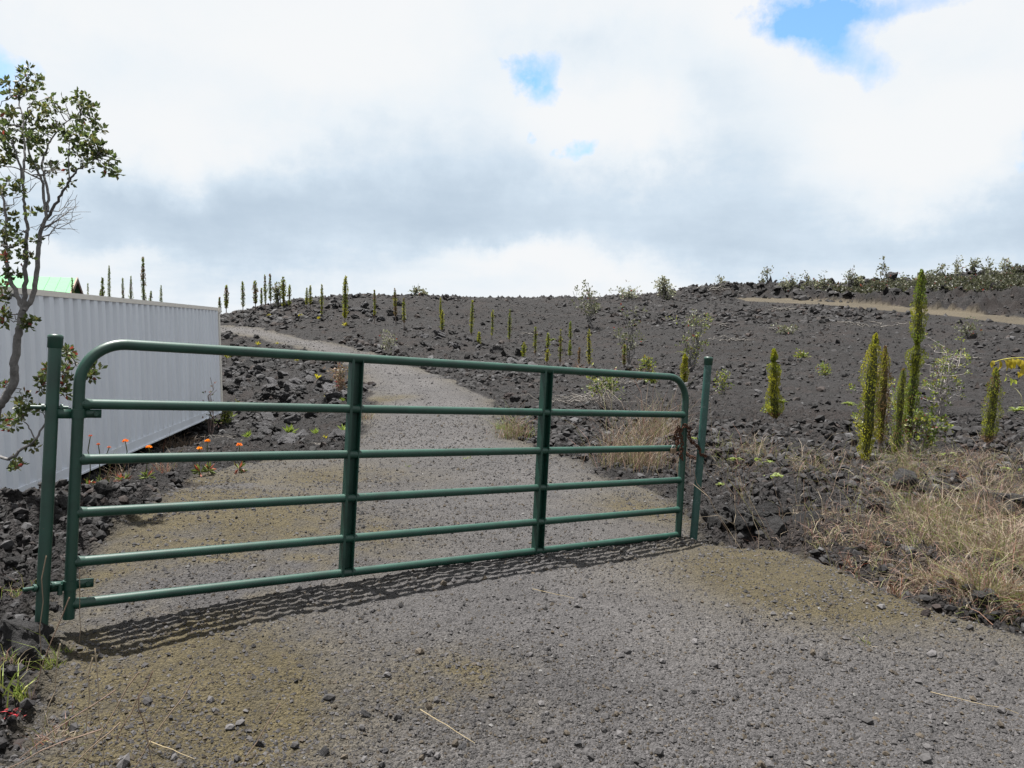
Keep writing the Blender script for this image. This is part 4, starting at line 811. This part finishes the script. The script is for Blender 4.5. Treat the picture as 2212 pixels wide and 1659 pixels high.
def build_small_plants():
    # ferns: arching fronds with leaflets
    def fern(px, py, s, label, col=(.15,.20,.03), n=15, group='ferns on the lava', dep=None):
        gx, gy, d = pick(px, py); z = zat(gx, gy); e = MB(); s *= 1.12*d/FOC
        for i in range(n):
            th = rng.uniform(0, 2*PI); el = rng.uniform(.35, 1.0); m = 9; t = np.linspace(0, 1, m)[:, None]; L = s*rng.uniform(.7, 1.1)
            dr = np.array([math.cos(th)*math.cos(el), math.sin(th)*math.cos(el), math.sin(el)]); Q = dr*L*t - np.array([0, 0, 1])*L*.55*t**2
            e.tube(Q, np.linspace(.004, .0015, m)*max(1, d/8), 4, (.1,.1,.03), False); sd = np.array([-math.sin(th), math.cos(th), 0])
            for q in (-1, 1):
                D = np.tile(sd*q, (m, 1))+dr*.5; e.leaves(Q, D, np.tile([0, 0, 1.], (m, 1)), L*.28*(1-.75*t[:, 0]), L*.09, col_var(col, m, .3))
        o = e.build('fern', M_LEAF); o.location = (gx, gy, z); tag(o, label, 'fern', group)
    for px, py, s, lab in ((1646,998,34,'bright fern right of the right gate post, upper of two'),(1673,1033,36,'bright fern right of the right gate post, lower of two'),(1772,1000,44,'widest bright fern between the gate post and the cypress cluster'),(2048,980,28,'fern just right of the cypress cluster'),(2050,935,26,'pale fern under the straggly shrub'),(2187,1016,32,'yellow fern near the right edge in dry grass'),(2195,894,26,'fern at the right edge beside the last cypress'),(1835,872,20,'small fern left of the broad cypress'),(1690,868,18,'small fern beside the lone cypress'),(1590,1000,20,'small fern close to the right gate post'),(1555,1050,18,'low sprig of green leaves at the foot of the right gate post'),(1140,795,22,'yellow fern on the dark slope behind the top rail'),(1500,960,18,'green fern behind the gate latch'),(1190,735,14,'dry fern on mid slope')):
        fern(px, py, s, lab)
    # bromeliads: stiff rosettes of strap leaves
    def brom(px, py, s, col, label):
        gx, gy, d = pick(px, py); z = zat(gx, gy); s *= d/FOC; n = 15; th = rng.uniform(0, 2*PI, n); el = rng.uniform(.3, 1.35, n)
        D = np.stack([np.cos(th)*np.cos(el), np.sin(th)*np.cos(el), np.sin(el)], -1); mb = MB(); mb.leaves(np.zeros((n, 3)), D, np.tile([0, 0, 1.], (n, 1))+rng.normal(0, .2, (n, 3)), s*rng.uniform(.7, 1.1, n), s*.2, col_var(col, n, .3), .08)
        o = mb.build('bromeliad', M_LEAF); o.location = (gx, gy, z); tag(o, label, 'bromeliad', 'bromeliads and strap leaf plants on the banks')
    Y = (.30, .27, .02); R_ = (.28, .035, .03); DR = (.09, .02, .02); GL = (.14, .19, .03)
    f = lambda x, y: (432+.2604*x, 540+.2604*y)
    for (x, y), s, c, lab in (((985,575),9,Y,'yellow bromeliad under the third cypress on the left slope'),((832,562),10,Y,'yellow orange bromeliad on the left mound slope'),((1205,628),12,Y,'bright yellow bromeliad at the foot of the tallest cypress on the left slope'),((970,1075),15,Y,'yellow bromeliad on the stony bank, upper of the pair left of the brace'),((1025,1115),14,Y,'yellow bromeliad on the stony bank, lower of the pair left of the brace'),((1160,1120),14,R_,'red bromeliad on the bank beside the gate brace'),((1152,1160),11,(.25,.03,.07),'small crimson bromeliad below the red one'),((1055,1185),16,DR,'dark maroon bromeliad on the stony bank'),((1050,1215),11,Y,'pale yellow sprout below the maroon bromeliad'),((480,788),10,Y,'yellow plant on the rim below the upper driveway'),((810,932),12,(.2,.19,.05),'dull yellow tuft high on the stony bank'),((225,900),14,(.2,.2,.02),'yellow moss clump by the container corner'),((740,1505),28,GL,'large green strap leaf clump below the bank'),((1190,1500),24,GL,'green strap leaf clump beside the gate brace'),((955,1500),18,GL,'small green strap leaf clump in the rocks'),((400,1530),20,GL,'green sprouts in the dark rocks near the container'),((1045,1548),12,Y,'single yellow green sprout in the rocks'),((215,1345),10,Y,'yellow flower tuft at the container bottom corner'),((260,1390),16,(.13,.17,.02),'green leaf tuft under the container corner'),((1180,1260),10,GL,'tiny green sprout at the driveway edge'),((340,1560),10,Y,'tiny yellow sprout in the rocks'),((570,545),7,Y,'yellow speck plant on the left mound'),((640,775),6,Y,'yellow speck plant at the road rim')):
        brom(*f(x, y), s, c, lab)
    # orange flowers on thin stems
    f2 = lambda x, y: (x*.2604, 540+.2604*y); f3 = lambda x, y: (x*.2604, 972+.2604*y)
    for i, (p, q, c) in enumerate(((f2(1235,1640),f3(1215,120),(.78,.24,.01)),(f2(1040,1590),f3(1020,150),(.75,.20,.02)),(f2(1655,1652),f3(1660,60),(.75,.26,.01)),(f2(1720,1590),f3(1725,40),(.75,.25,.01)),(f2(1985,1622),f3(1980,60),(.70,.2,.02)),(f2(815,1615),f3(830,140),(.5,.14,.06)),(f2(905,1640),f3(900,140),(.5,.16,.08)),(f2(750,1545),f3(735,130),(.5,.12,.06)),(f3(290,150),f3(285,330),(.75,.16,.02)))):
        gx, gy, d = pick(*q); d = min(d, 9.6); fq = ray(q[0], q[1], d); gx, gy = fq[0], fq[1]; z = zat(gx, gy); hd = ray(p[0], p[1], d); r = (6.5 if c[0] > .6 else 4)*d/FOC
        e = empty('orange_flower', (gx, gy, z), f'orange flower on a thin stem before the container, {("fourth","third","fifth","sixth","seventh","second","pinkish","first","nearest the left post")[i]} of the row' if i not in (8,) else 'orange flower head seen left of the left gate post', 'flower', 'orange flowers before the container')
        h = np.array([hd[0]-gx, hd[1]-gy, max(hd[2]-z, .1)]); mb = MB(); mb.tube(curve(np.zeros(3), h, 6, 0, .03), .006, 5, (.09,.10,.04), False); n = 14
        mb.leaves(np.tile(h*.15, (n, 1)), rng.normal(size=(n, 3))+[0, 0, .6], rng.normal(size=(n, 3)), .12, .03, col_var((.10,.13,.03), n, .3, (.25,.07,.04), .3)); mb.build('stem', M_LEAF, e)
        mb = MB(); n = 42; D = rng.normal(size=(n, 3)); D[:, 2] = np.abs(D[:, 2])*.8; D /= np.linalg.norm(D, axis=1)[:, None]
        mb.leaves(h+D*r*.3, D, rng.normal(size=(n, 3)), r*.8, r*.5, col_var(c, n, .3)); mb.build('flower_head', M_LEAF, e)
    # plant with drooping yellow leaves at the right edge
    e0 = pick(2214, 1100); q0 = np.array([e0[0], e0[1], zat(e0[0], e0[1])]); d = e0[2]
    e = empty('yellow_leaf_plant', tuple(q0), 'young plant with large drooping yellow leaves at the right edge', 'plant')
    g7 = lambda x, y: (1728+x*.2187, 540+y*.2187); st = MB(); k = ray(2216, 880, d)-q0; st.tube(curve(np.zeros(3), k, 8, 0, .01), np.linspace(.013, .009, 8), 7, (.3,.3,.27))
    st.tube(curve(k, ray(*g7(2240,1090), d)-q0, 6), .007, 6, (.25,.24,.1)); top = ray(*g7(2230,1065), d)-q0; st.tube(curve(top, ray(*g7(1890,1110), d)-q0, 8, .05, .01), .0045, 5, (.3,.28,.06)); st.tube(curve(k, ray(*g7(2040,1230), d)-q0, 7), .0045, 5, (.35,.33,.2)); st.build('stem', M_BARK, e, True)
    for (x, y, dx, dy, L) in ((1910,1090,-.3,1,17),(1905,1150,-.2,1,14),(1965,1080,-.1,1,24),(2010,1075,0,1,28),(2050,1075,.1,1,25),(2090,1070,.1,1,24),(2130,1070,.3,1,22),(2180,1080,.1,1,26),(2190,1150,.0,1,26),(2150,1200,-.2,.9,14),(2210,1070,.2,.8,24),(2030,1240,-.3,.8,14),(2070,1260,.1,1,18),(2100,1280,.4,.8,14)):
        b = ray(*g7(x, y), d)-q0; s = L*d/FOC; D = (RN@np.array([dx, -dy, 0.]))[None]; D = D+rng.normal(0, .12, (1, 3)); mb = MB(); nn = (RN@np.array([rng.normal(0, .6), .4, 1.]))[None]
        u = D/np.linalg.norm(D); sdv = np.cross(u, nn); sdv /= np.linalg.norm(sdv); up = np.cross(sdv, u); V = []; t = np.linspace(0, 1, 7); wv = np.sin(t**.8*PI)*.27*s
        for tt, w in zip(t, wv): m0 = b+u[0]*s*tt+up[0]*s*.12*math.sin(tt*PI); V += [m0+sdv[0]*w+up[0]*w*.35, m0, m0-sdv[0]*w+up[0]*w*.35]
        F = [(3*i+j, 3*i+j+1, 3*i+j+4, 3*i+j+3) for i in range(6) for j in (0, 1)]; cc = np.array((.34,.27,.02) if y < 1230 else (.30,.34,.05))*rng.uniform(.75, 1.2); mb.add(V, F, cc); mb.build('leaf', M_LEAF, e, True)
    # dead wood
    def dead(px, py, w, n, label, flat=.25, name='dead_branches', col=(.125,.115,.105)):
        gx, gy, d = pick(px, py); z = zat(gx, gy); w *= d/FOC; mb = MB()
        for i in range(n):
            a = np.array([rng.normal(0, w*.3), rng.normal(0, w*.3), .03+abs(rng.normal(0, w*.05))]); th = rng.normal(0, .5)+(PI if rng.random() < .5 else 0); L = w*rng.uniform(.25, .6); b = a+np.array([math.cos(th)*L, math.sin(th)*L*.6, rng.uniform(-.02, flat)*L])
            mb.tube(curve(a, b, 6, .05, .06), np.linspace(.00055, .00025, 6)*d*rng.uniform(.6, 1.4), 4, np.array(col)*rng.uniform(.6, 1.2), False)
        o = mb.build(name, M_BARK, None, True); o.location = (gx, gy, z); tag(o, label, 'dead wood', 'bleached dead wood on the lava')
    for a in ((1265,868,110,46,'large heap of bleached dead branches behind the right half of the gate'),(1880,712,95,16,'pale heap of dead branches below the upper track at right'),(1672,672,60,9,'pale dead branch near the top of the slope'),(1706,717,46,14,'small heap of dead twigs on mid slope'),(1575,738,60,12,'scattered dead twigs behind the right post'),(1790,690,40,4,'thin pale dead stick left of the pale heap'),(1530,638,80,14,'dead branches at the foot of the lava ridge'),(2060,780,70,9,'dead twigs under the straggly shrub at right'),(1135,722,26,6,'little heap of pale sticks on the slope above the bend'),(900,752,60,3,'long pale stick lying along the driveway edge'),(1340,830,60,16,'grey dead twigs under the thick stemmed shrub'),(500,945,70,9,'pale dead sticks in the shadow of the container'),(1555,705,50,5,'two pale sticks on the upper slope'),(690,958,60,8,'dry sticks among the rocks at the foot of the bank')): dead(*a)
    # straws on the gravel
    for a, b, lab in (((908,1537),(1026,1606),'long pale straw lying on the gravel in the foreground'),((322,1599),(420,1637),'pale straw on the gravel at lower left'),((1150,1282),(1240,1305),'thin dark straw on the gravel in front of the gate'),((2010,1495),(2200,1545),'thin straw on the gravel at right'),((1597,1016),(1612,1017),'short white stick on the lava right of the right gate post')):
        A = pick(*a); B = pick(*b); n = 7; t = np.linspace(0, 1, n); xs = A[0]+(B[0]-A[0])*t; ys = A[1]+(B[1]-A[1])*t; P = np.stack([xs, ys, zfull(xs, ys)+.012], -1); P[:, 2] = np.maximum(P[:, 2], np.interp(t, (0, 1), (P[0, 2], P[-1, 2])))
        o0 = P[0].copy(); mb = MB(); mb.tube(P-o0, np.linspace(.0019, .0010, n)*(2.8 if 'white' in lab else 1), 5, (.30,.245,.15) if 'white' not in lab else (.8,.8,.8)); o = mb.build('straw', M_GRASS); o.location = o0; tag(o, lab, 'straw', 'loose straws')
build_small_plants()

def build_grass():
    STR = np.array([(.22,.17,.125),(.29,.24,.175),(.18,.13,.10),(.15,.15,.055),(.20,.115,.09)]); GRN = np.array([(.12,.17,.03),(.16,.20,.04),(.20,.20,.06)])
    def blades(mb, x, y, h, pal, spread=.5, wd=.0032, droop=.4):
        n = len(x); z = zfull(x, y); th = rng.uniform(0, 2*PI, n); s = np.abs(rng.normal(0, spread, n)); D = np.stack([np.cos(th)*s, np.sin(th)*s, np.ones(n)], -1)
        mb.blades(np.stack([x, y, z-.01], -1), D, h*np.exp(rng.normal(-.25, .45, n)), wd*rng.uniform(.7, 1.3, n), pal[rng.integers(0, len(pal), n)]*rng.uniform(.7, 1.25, (n, 1)), droop)
    def clump(px, py, rpx, hpx, n, pal, label, spread=.5, group=None, wd=.0032):
        gx, gy, d = pick(px, py); r = rpx*d/FOC; h = hpx*d/FOC; mb = MB(); z = zat(gx, gy)
        x = gx+rng.normal(0, r*.45, n); y = gy+rng.normal(0, r*.45, n); blades(mb, x, y, np.full(n, h), pal, spread, wd*max(1, d/7)); o = mb.build('grass_clump', M_GRASS, None, False, (gx, gy, z)); tag(o, label, 'grass', group)
    # mass of dry grass at right
    mb = MB()
    for px, py, sx, sy, n, h in ((2120,1180,130,60,1000,.26),(2060,1120,130,50,800,.25),(2180,1080,80,50,900,.32),(1900,1150,130,35,900,.20),(1980,1230,110,30,900,.16),(2150,1290,90,24,400,.15),(1800,1010,200,30,500,.22),(2100,1010,120,35,900,.26),(1950,1010,70,30,600,.3),(1620,985,90,25,350,.25),(1740,1130,90,30,250,.2),(1900,1070,90,30,500,.25),(2190,1190,40,60,500,.35)):
        xs = rng.normal(px, sx*.6, n); ys = rng.normal(py, sy*.6, n); k = (xs < 2330) & (ys < 1345)
        P = np.array([pick(a, b)[:2] for a, b in zip(xs[k][::6], ys[k][::6])]); P = np.repeat(P, 6, 0) + rng.normal(0, .06, (len(P)*6, 2))
        M, T, _ = masks(P[:, 0], P[:, 1]); P = P[M < .5]; blades(mb, P[:, 0], P[:, 1], np.full(len(P), h), STR if rng.random() < .8 else np.vstack([STR, GRN]), 1.15, .0034, .6)
    kind(mb.build('dry_grass', M_GRASS), 'stuff', 'mat of dry straw coloured grass on the verge at right', 'grass')
    clump(2150,1290,110,95,1500,np.vstack([STR*.75, STR*.9, GRN*.8, [(.20,.08,.05)], [(.16,.09,.06)]]),'big dense reddish green grass tuft at the edge of the gravel at right',1.3)
    clump(2060,1180,100,110,500,np.vstack([STR, STR, GRN]),'tall straw coloured grass tuft above the big tuft at right',1.0)
    RD = np.vstack([STR*.8, STR, [(.20,.085,.06)], [(.17,.10,.07)]])
    for q, (px, py, rp, hp, n) in enumerate(((2195,1215,60,90,500),(2010,1245,50,60,320),(1990,1120,60,85,380),(2120,1105,60,90,420),(2090,1260,50,60,300),(1880,1180,46,50,220),(1780,1165,40,42,150),(2200,1300,50,50,200),(1760,1030,44,46,160),(2060,1030,46,52,220),(1975,1040,40,60,200))):
        clump(px, py, rp, hp, n, RD if q % 2 else np.vstack([STR, GRN[:1]*.8]), f'{("straw coloured", "reddish brown")[q % 2]} grass tuft on the right verge, {ORD[sorted((2195,2010,1990,2120,2090,1880,1780,2200,1760,2060,1975)).index(px)]} from the left', 1.0, 'grass tufts on the right verge')
    clump(1110,945,42,58,330,np.vstack([STR, GRN[:1]]),'dry grass tuft on the right edge of the driveway behind the gate',.6); clump(1085,930,22,22,90,GRN,'small green tuft beside the dry tuft on the driveway edge',.9)
    clump(1370,1005,95,95,800,STR,'wide stand of dry grass behind the right end of the gate',.45); clump(1420,950,70,85,400,STR,'dry grass behind the gate latch',.45)
    clump(1830,1218,30,40,110,np.vstack([STR, [(.25,.07,.04)]]),'reddish dry tuft on the verge right of the gravel',.6); clump(1930,1290,18,46,60,np.vstack([STR, [(.22,.08,.04)]]),'small reddish tuft beside the gravel below the verge',.5)
    clump(1870,1390,14,26,24,np.vstack([STR, GRN]),'lone sprig of grass growing in the gravel at right',.9)
    clump(110,1425,24,48,70,GRN,'green grass tuft at the foot of the left gate post',.7); clump(150,1400,14,22,24,GRN,'small bright green sprig beside the left gate leg',1.0); clump(40,1500,40,110,26,GRN,'coarse green grass at the lower left corner',.5,None,.006); clump(35,1530,26,14,60,np.array([(.32,.03,.04),(.25,.05,.05)]),'red leaved weed under the grass at lower left',1.3,None,.008)
    clump(250,1050,36,44,110,np.vstack([STR, [(.2,.10,.06)]]),'thin dry tuft in the rocks in front of the container',.4); clump(350,1030,30,40,90,np.vstack([STR, [(.3,.10,.06)]]),'pale dry tuft in the rocks right of the other one',.4); clump(790,905,20,34,60,STR,'dry tuft at the left edge of the driveway',.5)
    clump(380,962,60,30,260,np.array([(.14,.10,.07),(.10,.07,.05)]),'brown dead brush under the container edge',.9); clump(265,975,14,26,30,GRN,'green sprig against the lower container wall',.6)
    clump(1010,990,14,9,40,GRN,'tiny green sprig in the middle of the driveway',1.2); clump(880,1010,10,8,24,GRN,'tiny sprig on the driveway left of the other one',1.2)
    clump(1600,1085,40,110,26,STR,'few tall dry stalks beside the right gate post',.4); clump(1640,985,40,60,90,STR,'dry tuft beside the ferns right of the post',.5); clump(1250,800,18,26,50,np.array([(.2,.10,.08),(.16,.12,.08)]),'reddish dry tuft below the dead young cypress',.5); clump(1380,820,20,36,60,np.array([(.2,.10,.06),(.14,.12,.05)]),'reddish tuft right of the thick stemmed shrub',.5)
    clump(40,1290,30,40,60,np.vstack([STR, GRN]),'mixed weeds among the rubble left of the left gate post',.8); clump(30,1440,34,46,70,np.vstack([STR, STR, GRN]),'straw weeds on the rubble below the broad black rock',.8); clump(120,1590,60,40,120,np.vstack([STR, [(.2,.08,.05)]]),'thin dry grass on the gravel edge at lower left',.9)
    # tall stalks at lower left
    tips = [300,200,205,420,605,260,250,245,150,100,172,220,330,301,130]; rank = [sorted(tips).index(t) for t in tips]
    for k, (a, b) in enumerate((((180,1655),(300,1452)),((180,1640),(200,1420)),((225,1640),(205,1400)),((290,1660),(420,1465)),((520,1660),(605,1520)),((150,1660),(260,1560)),((30,1620),(250,1490)),((270,1560),(245,1495)),((60,1500),(150,1290)),((85,1430),(100,1200)),((170,1380),(172,1230)),((0,1660),(220,1575)),((250,1600),(330,1450)),((330,1650),(300,1500)),((100,1560),(130,1390)))):
        A = pick(*a); p0 = np.array([A[0], A[1], zat(A[0], A[1])]); p1 = ray(b[0], b[1], A[2]*.985); mb = MB(); mb.tube(curve(p0, p1, 6, .02, .01), np.linspace(.0014, .0026, 6), 4, STR[rng.integers(0, 3)]*1.1, False)
        tag(mb.build('grass_stalk', M_GRASS, None, False, tuple(p0)), f'long dry grass stalk at lower left, {ORD[rank[k]]} from the left by its tip', 'grass', 'dry stalks at lower left')
    mb = MB()
    for _ in range(90):
        px = rng.uniform(1560, 2200); py = rng.uniform(1000, 1240); A = pick(px, py); p0 = np.array([A[0], A[1], zat(A[0], A[1])]); L = rng.uniform(.25, .6); th = rng.normal(PI*.8, .8); s_ = rng.uniform(.2, .9)
        p1 = p0+np.array([math.cos(th)*s_, math.sin(th)*s_*.6, 1.0])*L; mb.tube(curve(p0, p1, 6, .04, .02), np.linspace(.0012, .0024, 6), 4, STR[rng.integers(0, 4)], False)
    kind(mb.build('seed_stalks', M_GRASS), 'stuff', 'thin tall seed stalks leaning over the dry grass at right', 'grass')
build_grass()

# ---------------------------------------------------------------- poles on the far right skyline
def build_poles():
    for px, yt, d, lab in ((2195, 569, 75, 'thin wooden utility pole on the skyline at the far right'), (2085, 590, 82, 'smaller utility pole further off on the right skyline')):
        t = ray(px, yt, d); z = zat(t[0], t[1]); e = empty('utility_pole', (t[0], t[1], z), lab, 'pole', 'utility poles'); h = t[2]-z
        mb = MB(); mb.tube([(0, 0, -.3), (0, 0, h)], [.10, .07], 8, (.12,.10,.08)); mb.build('pole', M_BARK, e, True)
        mb = MB(); mb.box((0, 0, h-.35), (.9, .05, .06), None, (.12,.10,.08)); mb.build('cross_arm', M_BARK, e)
build_poles()
